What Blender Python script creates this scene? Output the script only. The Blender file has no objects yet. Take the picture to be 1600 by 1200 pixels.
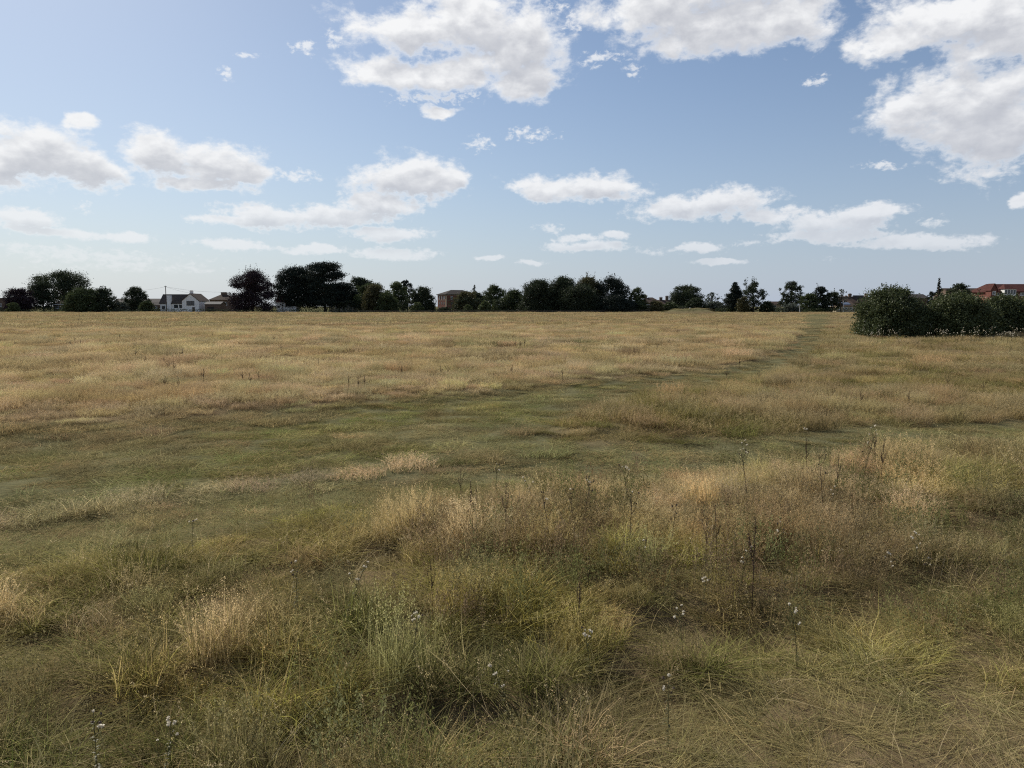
import bpy, math, random
import numpy as np
from mathutils import Vector

# ------------------------------------------------------------------ camera, sky, sun, exposure
scene = bpy.context.scene
COL = scene.collection
R = math.radians
F_PX, HOR = 1160.0, 478.0                    # focal length and eye level, in 1600 px photograph units
EYE = 2.6
PITCH = math.atan((600.0 - HOR) / F_PX)
SUN_AZ, SUN_EL = R(-38), R(37)               # azimuth from +Y (negative: left), elevation

cam_d = bpy.data.cameras.new('camera')
cam_d.sensor_width = 36.0
cam_d.lens = 36.0 * F_PX / 1600.0
cam_d.clip_start, cam_d.clip_end = 0.05, 12000
cam = bpy.data.objects.new('camera', cam_d)
cam.location = (0, 0, EYE)
cam.rotation_euler = (math.pi / 2 - PITCH, 0, 0)
COL.objects.link(cam)
scene.camera = cam

scene.view_settings.view_transform = 'Standard'
scene.view_settings.look = 'None'
scene.view_settings.exposure = 0.155
scene.view_settings.gamma = 1.0
scene.render.engine = 'CYCLES'
cy = scene.cycles
cy.max_bounces, cy.diffuse_bounces, cy.glossy_bounces = 4, 2, 1
cy.transmission_bounces, cy.transparent_max_bounces, cy.volume_bounces = 3, 4, 0
cy.caustics_reflective = cy.caustics_refractive = False
cy.pixel_filter_type, cy.filter_width = 'BLACKMAN_HARRIS', 1.15
cy.use_adaptive_sampling = True
cy.adaptive_threshold = 0.01
cy.use_denoising = False                     # the fine grass keeps its crispness

sun_d = bpy.data.lights.new('sun', 'SUN')
sun_d.energy, sun_d.angle, sun_d.color = 5.0, R(0.53), (1.0, 0.94, 0.84)
sun = bpy.data.objects.new('sun', sun_d)
sdir = Vector((math.sin(SUN_AZ) * math.cos(SUN_EL), math.cos(SUN_AZ) * math.cos(SUN_EL), math.sin(SUN_EL)))
sun.rotation_euler = sdir.to_track_quat('Z', 'Y').to_euler()
sun.location = (0, 0, 60)
COL.objects.link(sun)

FWD = np.array([0, math.cos(PITCH), -math.sin(PITCH)])
UP = np.array([0, math.sin(PITCH), math.cos(PITCH)])


def ray(px, py):
    d = FWD + np.array([1.0, 0, 0]) * (px - 800) / F_PX + UP * (600 - py) / F_PX
    return d


def at(px, py, Y):
    """the point seen at a photograph pixel, at a distance of Y metres ahead"""
    d = ray(px, py)
    k = Y / d[1]
    return np.array([d[0] * k, Y, EYE + d[2] * k])


def azel(px, py):
    d = ray(px, py)
    d = d / np.linalg.norm(d)
    return math.atan2(d[0], d[1]), math.asin(d[2])


# ------------------------------------------------------------------ world: clear sky with cumulus clouds
class NT:
    def __init__(s, tree):
        s.t = tree

    def n(s, typ, **kw):
        nd = s.t.nodes.new(typ)
        for k, v in kw.items():
            setattr(nd, k, v)
        return nd

    def put(s, sock, v):
        if isinstance(v, bpy.types.NodeSocket):
            s.t.links.new(v, sock)
        else:
            sock.default_value = v

    def math(s, op, a, b=0.0, c=0.0, clamp=False):
        nd = s.n('ShaderNodeMath', operation=op, use_clamp=clamp)
        for i, v in enumerate((a, b, c)):
            s.put(nd.inputs[i], v)
        return nd.outputs[0]

    def vec(s, op, a, b=None, c=None):
        nd = s.n('ShaderNodeVectorMath', operation=op)
        s.put(nd.inputs[0], a)
        if b is not None:
            s.put(nd.inputs[1], b)
        if c is not None:
            s.put(nd.inputs[2], c)
        return nd.outputs['Value'] if op in ('LENGTH', 'DOT_PRODUCT', 'DISTANCE') else nd.outputs[0]

    def ramp(s, v, a, b, lo=0.0, hi=1.0):
        nd = s.n('ShaderNodeMapRange', interpolation_type='SMOOTHSTEP')
        for k, val in (('Value', v), ('From Min', a), ('From Max', b), ('To Min', lo), ('To Max', hi)):
            s.put(nd.inputs[k], val)
        return nd.outputs[0]

    def noise(s, v, scale, detail=4.0, rough=0.5, dist=0.0, col=False):
        nd = s.n('ShaderNodeTexNoise')
        if v is not None:
            s.put(nd.inputs['Vector'], v)
        for k, val in (('Scale', scale), ('Detail', detail), ('Roughness', rough), ('Distortion', dist)):
            s.put(nd.inputs[k], val)
        return nd.outputs['Color' if col else 0]

    def mix(s, f, a, b):
        nd = s.n('ShaderNodeMix', data_type='RGBA')
        s.put(nd.inputs[0], f)
        s.put(nd.inputs[6], a)
        s.put(nd.inputs[7], b)
        return nd.outputs[2]


# cloud lobes: photograph x, y, half width, half height -> directions in the sky
LOBES = [
    (650, 48, 105, 36), (735, 25, 85, 48), (808, 72, 84, 62), (612, 112, 78, 26), (705, 116, 90, 28), (815, 130, 46, 34),
    (680, 173, 28, 10), (1010, 20, 100, 34), (1120, 38, 140, 46), (1215, 32, 110, 44), (1130, -30, 200, 40),
    (1500, 24, 150, 40), (1400, 62, 100, 30), (1570, 50, 90, 50), (1510, 170, 130, 66), (1420, 180, 62, 44), (1560, 210, 110, 62),
    (1650, 130, 90, 120), (60, 240, 92, 46), (135, 262, 62, 34), (0, 262, 80, 34), (255, 240, 72, 38), (330, 255, 78, 34), (390, 272, 38, 12),
    (310, 285, 70, 14), (122, 186, 30, 14), (640, 278, 84, 36), (712, 274, 27, 22), (590, 318, 66, 22), (530, 336, 90, 18),
    (430, 338, 90, 20), (345, 345, 50, 9), (608, 367, 60, 12), (370, 382, 60, 9), (202, 369, 38, 9), (860, 293, 62, 20), (935, 290, 68, 22),
    (1060, 326, 74, 17), (1130, 318, 74, 24), (1200, 338, 54, 13), (1310, 342, 92, 20), (1365, 328, 62, 13), (1300, 368, 84, 12),
    (1430, 378, 120, 12), (920, 385, 64, 9), (905, 372, 35, 7), (962, 366, 26, 6), (1090, 388, 32, 9), 
    (765, 405, 20, 4), (830, 412, 22, 4), (490, 390, 52, 8), (612, 398, 70, 8), (35, 344, 56, 18), (80, 363, 84, 8), 
    (1592, 310, 18, 10), (1130, 410, 40, 4),
    
]
WISPS = [(130, 400, 190, 13), (60, 388, 120, 7), (210, 415, 120, 10), (475, 78, 16, 12), (350, 118, 8, 8), (520, 60, 10, 16), (1275, 122, 20, 8), (1050, 392, 60, 6),
         (700, 148, 50, 10), (1300, 408, 18, 4), (870, 15, 20, 22), (1380, 262, 30, 6),
         (985, 106, 16, 13), (395, 94, 18, 8), (752, 222, 28, 8), (825, 215, 30, 8), (940, 96, 28, 8), (128, 327, 17, 8), (855, 355, 24, 7), (1455, 345, 26, 8), (1165, 382, 20, 5),
         (660, 150, 60, 10), (450, 275, 40, 8), (900, 40, 16, 24)]


CLOUD_LIT, CLOUD_GREY = (10.6, 10.6, 10.6, 1), (5.9, 6.05, 6.55, 1)
HAZE_L, HAZE_R = (6.5, 7.1, 7.7, 1), (4.8, 5.55, 6.95, 1)
SKY_TINT = (0.89, 0.94, 1.0)


def build_world():
    w = bpy.data.worlds.new('World')
    scene.world = w
    w.use_nodes = True
    t = w.node_tree
    t.nodes.clear()
    N = NT(t)
    sky = N.n('ShaderNodeTexSky', sky_type='NISHITA', sun_disc=False)
    sky.sun_elevation, sky.sun_rotation = SUN_EL, SUN_AZ
    sky.altitude, sky.air_density, sky.dust_density, sky.ozone_density = 50, 1.0, 0.4, 2.0
    tc = N.n('ShaderNodeTexCoord')
    d = N.vec('NORMALIZE', tc.outputs['Generated'])
    sep = N.n('ShaderNodeSeparateXYZ')
    N.put(sep.inputs[0], d)
    az = N.math('ARCTAN2', sep.outputs[0], sep.outputs[1])
    el = N.math('ARCSINE', sep.outputs[2])
    comb = N.n('ShaderNodeCombineXYZ')
    N.put(comb.inputs[0], az)
    N.put(comb.inputs[1], el)
    q = comb.outputs[0]
    qs = N.vec('MULTIPLY', q, (1.0, 1.55, 1.0))
    # finer billows where the clouds are far away (low in the sky)
    warp = N.vec('SUBTRACT', N.noise(qs, 11.0, 3.0, 0.55, col=True), (0.5, 0.5, 0.5))
    warp2 = N.vec('SUBTRACT', N.noise(qs, 38.0, 3.0, 0.6, col=True), (0.5, 0.5, 0.5))
    far = N.ramp(el, 0.04, 0.30, 0.50, 1.0)
    sc = N.n('ShaderNodeVectorMath', operation='SCALE')
    N.put(sc.inputs[0], warp)
    N.put(sc.inputs['Scale'], N.math('MULTIPLY', far, 0.058))
    sc2 = N.n('ShaderNodeVectorMath', operation='SCALE')
    N.put(sc2.inputs[0], warp2)
    N.put(sc2.inputs['Scale'], N.math('MULTIPLY', far, 0.024))
    qw = N.vec('ADD', q, N.vec('ADD', N.vec('MULTIPLY', sc.outputs[0], (1.0, 0.62, 0)), N.vec('MULTIPLY', sc2.outputs[0], (1, 0.8, 0))))

    def lobes(lst, k, qw=qw):
        m = None
        for (x, y, hw, hh) in lst:
            a, e = azel(x, y)
            a2, _ = azel(x + hw, y)
            _, e2 = azel(x, y - hh)
            ia, ie = k / abs(a2 - a), k / abs(e2 - e)
            ln = N.vec('LENGTH', N.vec('MULTIPLY_ADD', qw, (ia, ie, 0.0), (-a * ia, -e * ie, 0.0)))
            m = ln if m is None else N.math('SMOOTH_MIN', m, ln, 0.22)
        return N.math('SUBTRACT', 1.0, m)

    body = lobes(LOBES, 0.81)
    fb = N.noise(qs, 26.0, 9.0, 0.60, 0.15)
    fbc = N.math('SUBTRACT', fb, 0.5)
    # the same kind of sky goes on outside the photograph
    gen = N.noise(N.vec('MULTIPLY', q, (1.0, 1.9, 1.0)), 4.6, 3.0, 0.5)
    outm = N.math('MAXIMUM', N.ramp(N.math('ABSOLUTE', az), 0.66, 0.85), N.ramp(el, 0.44, 0.62))
    gf = N.math('MULTIPLY_ADD', N.math('SUBTRACT', gen, 0.56), 7.0, N.math('MULTIPLY_ADD', outm, 3.0, -3.0))
    body = N.math('MAXIMUM', body, N.math('MINIMUM', gf, 0.8))
    fine = N.math('SUBTRACT', N.noise(qs, 95.0, 6.0, 0.62, 0.3), 0.5)
    field = N.math('MULTIPLY_ADD', fine, 0.38, N.math('MULTIPLY_ADD', fbc, 1.6, body))
    field = N.math('MULTIPLY_ADD', fine, N.ramp(el, 0.05, 0.22, 0.9, 0.0), field)
    alpha = N.ramp(field, -0.05, 0.52)
    wf = N.math('MULTIPLY_ADD', fine, 4.2, N.math('MULTIPLY_ADD', fbc, 2.4, lobes(WISPS, 0.8)))
    wal = N.math('MULTIPLY', N.ramp(wf, 0.05, 1.3), 0.75)
    alpha = N.math('MAXIMUM', alpha, wal)
    low = N.ramp(el, 0.02, 0.16, 0.55, 0.97)
    alpha = N.math('MULTIPLY', alpha, low)
    # cloud between a point and the sun makes it greyer; thin rims glow
    so = N.n('ShaderNodeVectorMath', operation='SCALE')
    so.inputs[0].default_value = (math.sin(SUN_AZ) * 0.6, 1.0, 0.0)
    N.put(so.inputs['Scale'], N.math('MULTIPLY', far, 0.026))
    body2 = lobes(LOBES, 0.81, N.vec('ADD', qw, so.outputs[0]))
    fb2 = N.noise(N.vec('ADD', qs, N.vec('MULTIPLY', so.outputs[0], (0.5, 0.8, 1.0))), 26.0, 5.0, 0.55, 0.15)
    body2 = N.math('MAXIMUM', body2, N.math('MINIMUM', gf, 0.5))
    sh = N.ramp(N.math('MULTIPLY_ADD', N.math('SUBTRACT', fb2, 0.5), 1.5, body2), -0.25, 0.85)
    rel = N.math('MULTIPLY', N.math('SUBTRACT', fb2, fb), 0.8)
    sh = N.math('ADD', N.math('MULTIPLY', sh, 0.8), rel, clamp=True)
    sh = N.math('MULTIPLY', sh, N.ramp(alpha, 0.35, 1.0))
    cloud = N.mix(sh, CLOUD_LIT, CLOUD_GREY)
    # thin summer haze pales the lowest sky
    hz = N.math('POWER', 2.718, N.math('MULTIPLY', N.math('MAXIMUM', el, 0.0), -5.5))
    glow = N.ramp(az, 0.5, -0.75)
    hcol = N.mix(glow, HAZE_R, HAZE_L)
    clear = N.mix(N.math('MULTIPLY', hz, 0.92), N.vec('MULTIPLY', sky.outputs[0], SKY_TINT), hcol)
    # hazy brightening round the sun
    aur = N.math('POWER', N.math('MAXIMUM', N.vec('DOT_PRODUCT', d, tuple(sdir)), 0.0), 7.0)
    clear = N.mix(N.math('MULTIPLY', aur, 0.26), clear, (8.4, 8.7, 8.9, 1))
    cloud = N.mix(N.math('MULTIPLY', hz, 0.40), cloud, hcol)
    colr = N.mix(alpha, clear, cloud)
    bg = N.n('ShaderNodeBackground')
    N.put(bg.inputs[0], colr)
    bg.inputs[1].default_value = 0.082
    out = N.n('ShaderNodeOutputWorld')
    t.links.new(bg.outputs[0], out.inputs[0])
    w.cycles.sampling_method = 'MANUAL'
    w.cycles.sample_map_resolution = 512


build_world()

# ------------------------------------------------------------------ helpers
def tag(o, label=None, cat=None, group=None, kind=None):
    if label: o['label'] = label
    if cat: o['category'] = cat
    if group: o['group'] = group
    if kind: o['kind'] = kind
    return o


def empty(name, loc, rz=0.0):
    o = bpy.data.objects.new(name, None)
    o.empty_display_size = 0.3
    COL.objects.link(o)
    o.location = [float(v) for v in loc]
    o.rotation_euler = (0, 0, rz)
    return o


def mesh_np(name, V, faces4=None, faces3=None, attrs=None, mat=None, smooth=False):
    """mesh from numpy arrays: quads and triangles, optional per-face float attributes (quads first)"""
    me = bpy.data.meshes.new(name)
    f4 = np.zeros((0, 4), np.int32) if faces4 is None else np.asarray(faces4, np.int32)
    f3 = np.zeros((0, 3), np.int32) if faces3 is None else np.asarray(faces3, np.int32)
    me.vertices.add(len(V))
    me.vertices.foreach_set('co', np.asarray(V, np.float32).ravel())
    idx = np.concatenate([f4.ravel(), f3.ravel()])
    me.loops.add(len(idx))
    me.loops.foreach_set('vertex_index', idx)
    st = np.concatenate([np.arange(len(f4)) * 4, len(f4) * 4 + np.arange(len(f3)) * 3])
    me.polygons.add(len(st))
    me.polygons.foreach_set('loop_start', st.astype(np.int32))
    if smooth:
        me.polygons.foreach_set('use_smooth', np.ones(len(st), bool))
    me.update(calc_edges=True)
    me.validate()
    for k, v in (attrs or {}).items():
        a = me.attributes.new(k, 'FLOAT', 'FACE')
        a.data.foreach_set('value', np.asarray(v, np.float32))
    if mat:
        me.materials.append(mat)
    return me


def link(name, me, parent=None):
    o = bpy.data.objects.new(name, me)
    COL.objects.link(o)
    o.parent = parent
    return o


class MB:
    """collects simple solids for one mesh"""
    def __init__(s):
        s.v, s.f = [], []

    def add(s, vs, fs):
        b = len(s.v)
        s.v += [tuple(float(c) for c in p) for p in vs]
        s.f += [tuple(b + i for i in f) for f in fs]
        return s

    def box(s, x0, x1, y0, y1, z0, z1):
        return s.add([(x0, y0, z0), (x1, y0, z0), (x1, y1, z0), (x0, y1, z0), (x0, y0, z1), (x1, y0, z1), (x1, y1, z1), (x0, y1, z1)],
                     [(0, 3, 2, 1), (4, 5, 6, 7), (0, 1, 5, 4), (1, 2, 6, 5), (2, 3, 7, 6), (3, 0, 4, 7)])

    def gable(s, x0, x1, y0, y1, z0, ze, zr, axis='x'):
        if axis == 'x':
            ym = (y0 + y1) / 2
            return s.add([(x0, y0, z0), (x1, y0, z0), (x1, y1, z0), (x0, y1, z0), (x0, y0, ze), (x1, y0, ze), (x1, y1, ze), (x0, y1, ze), (x0, ym, zr), (x1, ym, zr)],
                         [(0, 3, 2, 1), (0, 1, 5, 4), (2, 3, 7, 6), (0, 4, 8, 7, 3), (1, 2, 6, 9, 5), (4, 5, 9, 8), (6, 7, 8, 9)])
        xm = (x0 + x1) / 2
        return s.add([(x0, y0, z0), (x1, y0, z0), (x1, y1, z0), (x0, y1, z0), (x0, y0, ze), (x1, y0, ze), (x1, y1, ze), (x0, y1, ze), (xm, y0, zr), (xm, y1, zr)],
                     [(0, 3, 2, 1), (0, 1, 5, 8, 4), (2, 3, 7, 9, 6), (0, 4, 7, 3), (1, 2, 6, 5), (4, 8, 9, 7), (5, 6, 9, 8)])

    def slab(s, a, b, c, d, t):
        a, b, c, d = (np.array(p, float) for p in (a, b, c, d))
        n = np.cross(b - a, d - a)
        n = n / np.linalg.norm(n) * t
        if n[2] < 0: n = -n
        p = [a, b, c, d, a + n, b + n, c + n, d + n]
        return s.add(p, [(0, 3, 2, 1), (4, 5, 6, 7), (0, 1, 5, 4), (1, 2, 6, 5), (2, 3, 7, 6), (3, 0, 4, 7)])

    def roof_gable(s, x0, x1, y0, y1, ze, zr, axis='x', o=0.35, t=0.14, g=0.02):
        """two slabs lying g above the gable walls"""
        if axis == 'x':
            ym = (y0 + y1) / 2
            k = (zr - ze) / (ym - y0) * o
            s.slab((x0 - o, y0 - o, ze - k + g), (x1 + o, y0 - o, ze - k + g), (x1 + o, ym, zr + g), (x0 - o, ym, zr + g), t)
            s.slab((x1 + o, y1 + o, ze - k + g), (x0 - o, y1 + o, ze - k + g), (x0 - o, ym, zr + g), (x1 + o, ym, zr + g), t)
        else:
            xm = (x0 + x1) / 2
            k = (zr - ze) / (xm - x0) * o
            s.slab((x0 - o, y1 + o, ze - k + g), (x0 - o, y0 - o, ze - k + g), (xm, y0 - o, zr + g), (xm, y1 + o, zr + g), t)
            s.slab((x1 + o, y0 - o, ze - k + g), (x1 + o, y1 + o, ze - k + g), (xm, y1 + o, zr + g), (xm, y0 - o, zr + g), t)
        return s

    def roof_hip(s, x0, x1, y0, y1, ze, zr, inset, o=0.45, t=0.18):
        """closed hip roof, ridge along x"""
        ym = (y0 + y1) / 2
        a = [(x0 - o, y0 - o, ze), (x1 + o, y0 - o, ze), (x1 + o, y1 + o, ze), (x0 - o, y1 + o, ze)]
        b = [(p[0], p[1], ze + t) for p in a]
        r = [(x0 + inset, ym, zr), (x1 - inset, ym, zr)]
        return s.add(a + b + r, [(0, 3, 2, 1), (0, 1, 5, 4), (1, 2, 6, 5), (2, 3, 7, 6), (3, 0, 4, 7), (4, 5, 9, 8), (6, 7, 8, 9), (5, 6, 9), (7, 4, 8)])

    def tube(s, pts, rad, n=6):
        pts = [np.array(p, float) for p in pts]
        rings = []
        for i, p in enumerate(pts):
            d = pts[min(i + 1, len(pts) - 1)] - pts[max(i - 1, 0)]
            d = d / (np.linalg.norm(d) + 1e-9)
            a = np.cross(d, (0.31, 0.95, 0.05) if abs(d[2]) > 0.8 else (0, 0, 1))
            a = a / np.linalg.norm(a)
            c = np.cross(d, a)
            rings.append([p + rad[i] * (a * math.cos(k * 2 * math.pi / n) + c * math.sin(k * 2 * math.pi / n)) for k in range(n)])
        vs = [p for r in rings for p in r]
        fs = [(i * n + k, i * n + (k + 1) % n, (i + 1) * n + (k + 1) % n, (i + 1) * n + k) for i in range(len(pts) - 1) for k in range(n)]
        fs += [tuple(range(n))[::-1], tuple((len(pts) - 1) * n + k for k in range(n))]
        return s.add(vs, fs)

    def mesh(s, name, mat):
        me = bpy.data.meshes.new(name)
        me.from_pydata(s.v, [], s.f)
        me.update()
        me.materials.append(mat)
        return me

    def build(s, name, mat, parent=None):
        return link(name, s.mesh(name, mat), parent)


def part(name, mat, parent, *boxes):
    m = MB()
    for b in boxes:
        m.box(*b)
    return m.build(name, mat, parent)


# ---- value noise
def _h(ix, iy, s):
    n = (ix.astype(np.int64) * 374761393 + iy.astype(np.int64) * 668265263 + s * 974634777) & 0xffffffff
    n = ((n ^ (n >> 13)) * 1274126177) & 0xffffffff
    return ((n ^ (n >> 16)) & 0xffff) / 65535.0


def vn(x, y, s=0):
    x, y = np.asarray(x, float), np.asarray(y, float)
    ix, iy = np.floor(x), np.floor(y)
    fx, fy = x - ix, y - iy
    fx, fy = fx * fx * (3 - 2 * fx), fy * fy * (3 - 2 * fy)
    a, b, c, d = _h(ix, iy, s), _h(ix + 1, iy, s), _h(ix, iy + 1, s), _h(ix + 1, iy + 1, s)
    return (a * (1 - fx) + b * fx) * (1 - fy) + (c * (1 - fx) + d * fx) * fy


def fbm(x, y, s=0, o=4):
    x, y = np.asarray(x, float), np.asarray(y, float)
    t, a, n = 0.0, 0.5, 0.0
    for k in range(o):
        t = t + a * vn(x * 2 ** k + k * 17.3, y * 2 ** k - k * 9.1, s + k)
        n += a
        a *= 0.5
    return t / n


def sst(x, a, b):
    t = np.clip((np.asarray(x, float) - a) / (b - a), 0, 1)
    return t * t * (3 - 2 * t)


# ---- materials
def pmat(name, col, rough=0.8, var=0.25, scale=3.0, spec=0.2, bump=0.0, col2=None):
    m = bpy.data.materials.new(name)
    m.use_nodes = True
    N = NT(m.node_tree)
    b = m.node_tree.nodes['Principled BSDF']
    tc = N.n('ShaderNodeTexCoord')
    nz = N.noise(tc.outputs['Object'], scale, 6.0, 0.6)
    f = N.ramp(nz, 0.3, 0.7)
    c2 = col2 or tuple(c * (1 - var) for c in col)
    N.put(b.inputs['Base Color'], N.mix(f, (*c2, 1), (*col, 1)))
    b.inputs['Roughness'].default_value = rough
    b.inputs['Specular IOR Level'].default_value = spec
    if bump:
        bp = N.n('ShaderNodeBump')
        bp.inputs['Strength'].default_value = bump
        N.put(bp.inputs['Height'], N.noise(tc.outputs['Object'], scale * 6, 4.0, 0.6))
        N.put(b.inputs['Normal'], bp.outputs[0])
    return m


def brick_mat(name, c1, c2, mortar, scale=1.0):
    m = bpy.data.materials.new(name)
    m.use_nodes = True
    N = NT(m.node_tree)
    b = m.node_tree.nodes['Principled BSDF']
    tc = N.n('ShaderNodeTexCoord')
    sp = N.n('ShaderNodeSeparateXYZ')
    N.put(sp.inputs[0], tc.outputs['Object'])
    cb = N.n('ShaderNodeCombineXYZ')
    N.put(cb.inputs[0], N.math('ADD', sp.outputs[0], sp.outputs[1]))
    N.put(cb.inputs[1], sp.outputs[2])
    br = N.n('ShaderNodeTexBrick')
    N.put(br.inputs['Vector'], cb.outputs[0])
    br.inputs['Color1'].default_value = (*c1, 1)
    br.inputs['Color2'].default_value = (*c2, 1)
    br.inputs['Mortar'].default_value = (*mortar, 1)
    br.inputs['Scale'].default_value = scale
    br.inputs['Brick Width'].default_value = 0.225
    br.inputs['Row Height'].default_value = 0.075
    br.inputs['Mortar Size'].default_value = 0.008
    nz = N.noise(tc.outputs['Object'], 0.7, 5.0, 0.6)
    N.put(b.inputs['Base Color'], N.mix(N.ramp(nz, 0.2, 0.8, 0.0, 0.35), br.outputs[0], (*[c * 0.6 for c in c1], 1)))
    b.inputs['Roughness'].default_value = 0.9
    b.inputs['Specular IOR Level'].default_value = 0.1
    return m


def leaf_mat(name, dark, light, trans=0.22, instancer=False):
    m = bpy.data.materials.new(name)
    m.use_nodes = True
    t = m.node_tree
    t.nodes.clear()
    N = NT(t)
    a = N.n('ShaderNodeAttribute', attribute_name='tint')
    c = N.mix(a.outputs['Fac'], (*dark, 1), (*light, 1))
    df = N.n('ShaderNodeBsdfDiffuse')
    N.put(df.inputs[0], c)
    tr = N.n('ShaderNodeBsdfTranslucent')
    N.put(tr.inputs[0], c)
    gl = N.n('ShaderNodeBsdfGlossy')
    gl.inputs['Roughness'].default_value = 0.5
    gl.inputs[0].default_value = (1, 1, 1, 1)
    m1 = N.n('ShaderNodeMixShader')
    m1.inputs[0].default_value = trans
    t.links.new(df.outputs[0], m1.inputs[1])
    t.links.new(tr.outputs[0], m1.inputs[2])
    m2 = N.n('ShaderNodeMixShader')
    m2.inputs[0].default_value = 0.02
    t.links.new(m1.outputs[0], m2.inputs[1])
    t.links.new(gl.outputs[0], m2.inputs[2])
    o = N.n('ShaderNodeOutputMaterial')
    t.links.new(m2.outputs[0], o.inputs[0])
    return m


M = dict(
    bark=pmat('bark', (0.10, 0.08, 0.06), 0.95, 0.4, 4.0, 0.05, 0.4),
    white=pmat('white_render', (0.86, 0.85, 0.82), 0.9, 0.06, 0.8, 0.15),
    whitepaint=pmat('white_paint', (0.80, 0.80, 0.78), 0.5, 0.06, 2.0, 0.3),
    glass=pmat('window_glass', (0.05, 0.06, 0.07), 0.08, 0.2, 1.0, 0.6),
    slate=pmat('dark_roof_tile', (0.060, 0.052, 0.050), 0.85, 0.35, 1.6, 0.15, 0.3),
    brownroof=pmat('brown_roof_tile', (0.085, 0.060, 0.048), 0.9, 0.35, 1.2, 0.1, 0.3),
    redroof=pmat('red_roof_tile', (0.088, 0.034, 0.028), 0.9, 0.35, 1.5, 0.1, 0.3),
    maroonroof=pmat('maroon_roof_tile', (0.17, 0.075, 0.07), 0.9, 0.3, 1.5, 0.1, 0.3),
    darkroof=pmat('charcoal_roof_tile', (0.045, 0.038, 0.036), 0.9, 0.3, 1.6, 0.08, 0.3),
    greyroof=pmat('grey_roof_sheet', (0.07, 0.07, 0.072), 0.8, 0.25, 1.2, 0.15),
    brick=brick_mat('red_brick', (0.18, 0.056, 0.040), (0.14, 0.044, 0.034), (0.18, 0.13, 0.105)),
    brownbrick=brick_mat('brown_brick', (0.17, 0.11, 0.08), (0.13, 0.09, 0.065), (0.20, 0.17, 0.14)),
    buffbrick=brick_mat('buff_brick', (0.50, 0.39, 0.25), (0.42, 0.33, 0.21), (0.45, 0.41, 0.35)),
    pot=pmat('clay_pot', (0.30, 0.17, 0.11), 0.9, 0.2, 4.0, 0.1),
    poletimber=pmat('pole_timber', (0.10, 0.08, 0.065), 0.95, 0.3, 3.0, 0.05),
    wire=pmat('wire', (0.05, 0.05, 0.05), 0.6, 0.1, 3.0, 0.2),
    timber=pmat('fence_timber', (0.17, 0.14, 0.11), 0.95, 0.35, 3.0, 0.05),
    panel=pmat('dark_panel', (0.10, 0.12, 0.16), 0.25, 0.1, 2.0, 0.5),
    stone=pmat('pale_stone', (0.55, 0.50, 0.43), 0.9, 0.2, 2.0, 0.1),
)

# ------------------------------------------------------------------ the lie of the land and what grows where
def flat_px(x, y):
    """photograph pixel of a point of level ground (used once, to lay the paths out on the ground)"""
    x, y = np.asarray(x, float), np.asarray(y, float)
    dep = y * FWD[1] - EYE * FWD[2]
    dep = np.maximum(dep, 0.6)
    upc = y * UP[1] - EYE * UP[2]
    return 800 + F_PX * x / dep, np.clip(600 - F_PX * upc / dep, HOR + 0.3, 3000)


def curve(pts):
    p = np.array(pts, float)
    return lambda x: np.interp(x, p[:, 0], p[:, 1])


cU = curve([(-600, 690), (-200, 668), (0, 655), (200, 650), (300, 641), (450, 630), (600, 616), (700, 609), (850, 598), (950, 587), (1050, 577), (1150, 563),
            (1215, 547), (1242, 528), (1250, 505), (1254, 492), (1300, 490), (3000, 490)])
cWu = curve([(840, 668), (860, 660), (930, 632), (1000, 613), (1100, 600), (1200, 584), (1260, 565), (1292, 540), (1300, 502), (1302, 489), (3000, 489)])
cWl = curve([(840, 668), (880, 678), (950, 686), (1100, 680), (1250, 665), (1600, 641), (2400, 615)])
cL = curve([(-600, 930), (-200, 905), (0, 885), (150, 862), (300, 838), (420, 815), (520, 795), (620, 785), (700, 778), (800, 772), (900, 768), (1000, 763),
            (1100, 752), (1250, 732), (1400, 714), (1600, 696), (2400, 668)])
cS = curve([(-400, 850), (0, 803), (150, 783), (300, 760), (450, 740), (640, 718), (720, 706)])
cC = curve([(700, 1420), (900, 1260), (1000, 1150), (1100, 1085), (1300, 1050), (1600, 1060), (2200, 1060)])


# hollows between the tussocks, dead thatch coloured darker to carry their shade: photograph x, y, radius in metres
PITS = [(890, 905, 0.38), (1055, 965, 0.42), (1290, 955, 0.50), (665, 1130, 0.36), (480, 892, 0.36), (1500, 838, 0.42), (600, 862, 0.36), (1000, 1068, 0.40), (330, 1105, 0.30), (430, 1075, 0.26),
        (770, 1010, 0.40), (1160, 985, 0.36), (130, 1130, 0.28), (735, 880, 0.30), (1350, 815, 0.36), (570, 1010, 0.30), (1215, 880, 0.26), (960, 900, 0.26), (250, 1000, 0.26), (1450, 905, 0.30), (850, 1110, 0.26), (40, 1010, 0.26)]


def pit(x, y):
    x, y = np.asarray(x, float), np.asarray(y, float)
    jx, jy = 0.35 * (fbm(x * 2.2, y * 2.2, 61, 3) - 0.5), 0.35 * (fbm(x * 2.2 + 9, y * 2.2, 62, 3) - 0.5)
    t = np.zeros_like(x)
    for (px, py, r) in PITS:
        d = ray(px, py)
        q = d * (-EYE / d[2])
        t = np.maximum(t, np.exp(-(((x - q[0] + jx) / (r * 1.25)) ** 2 + ((y - q[1] + jy) / r) ** 2)))
    return t


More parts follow.
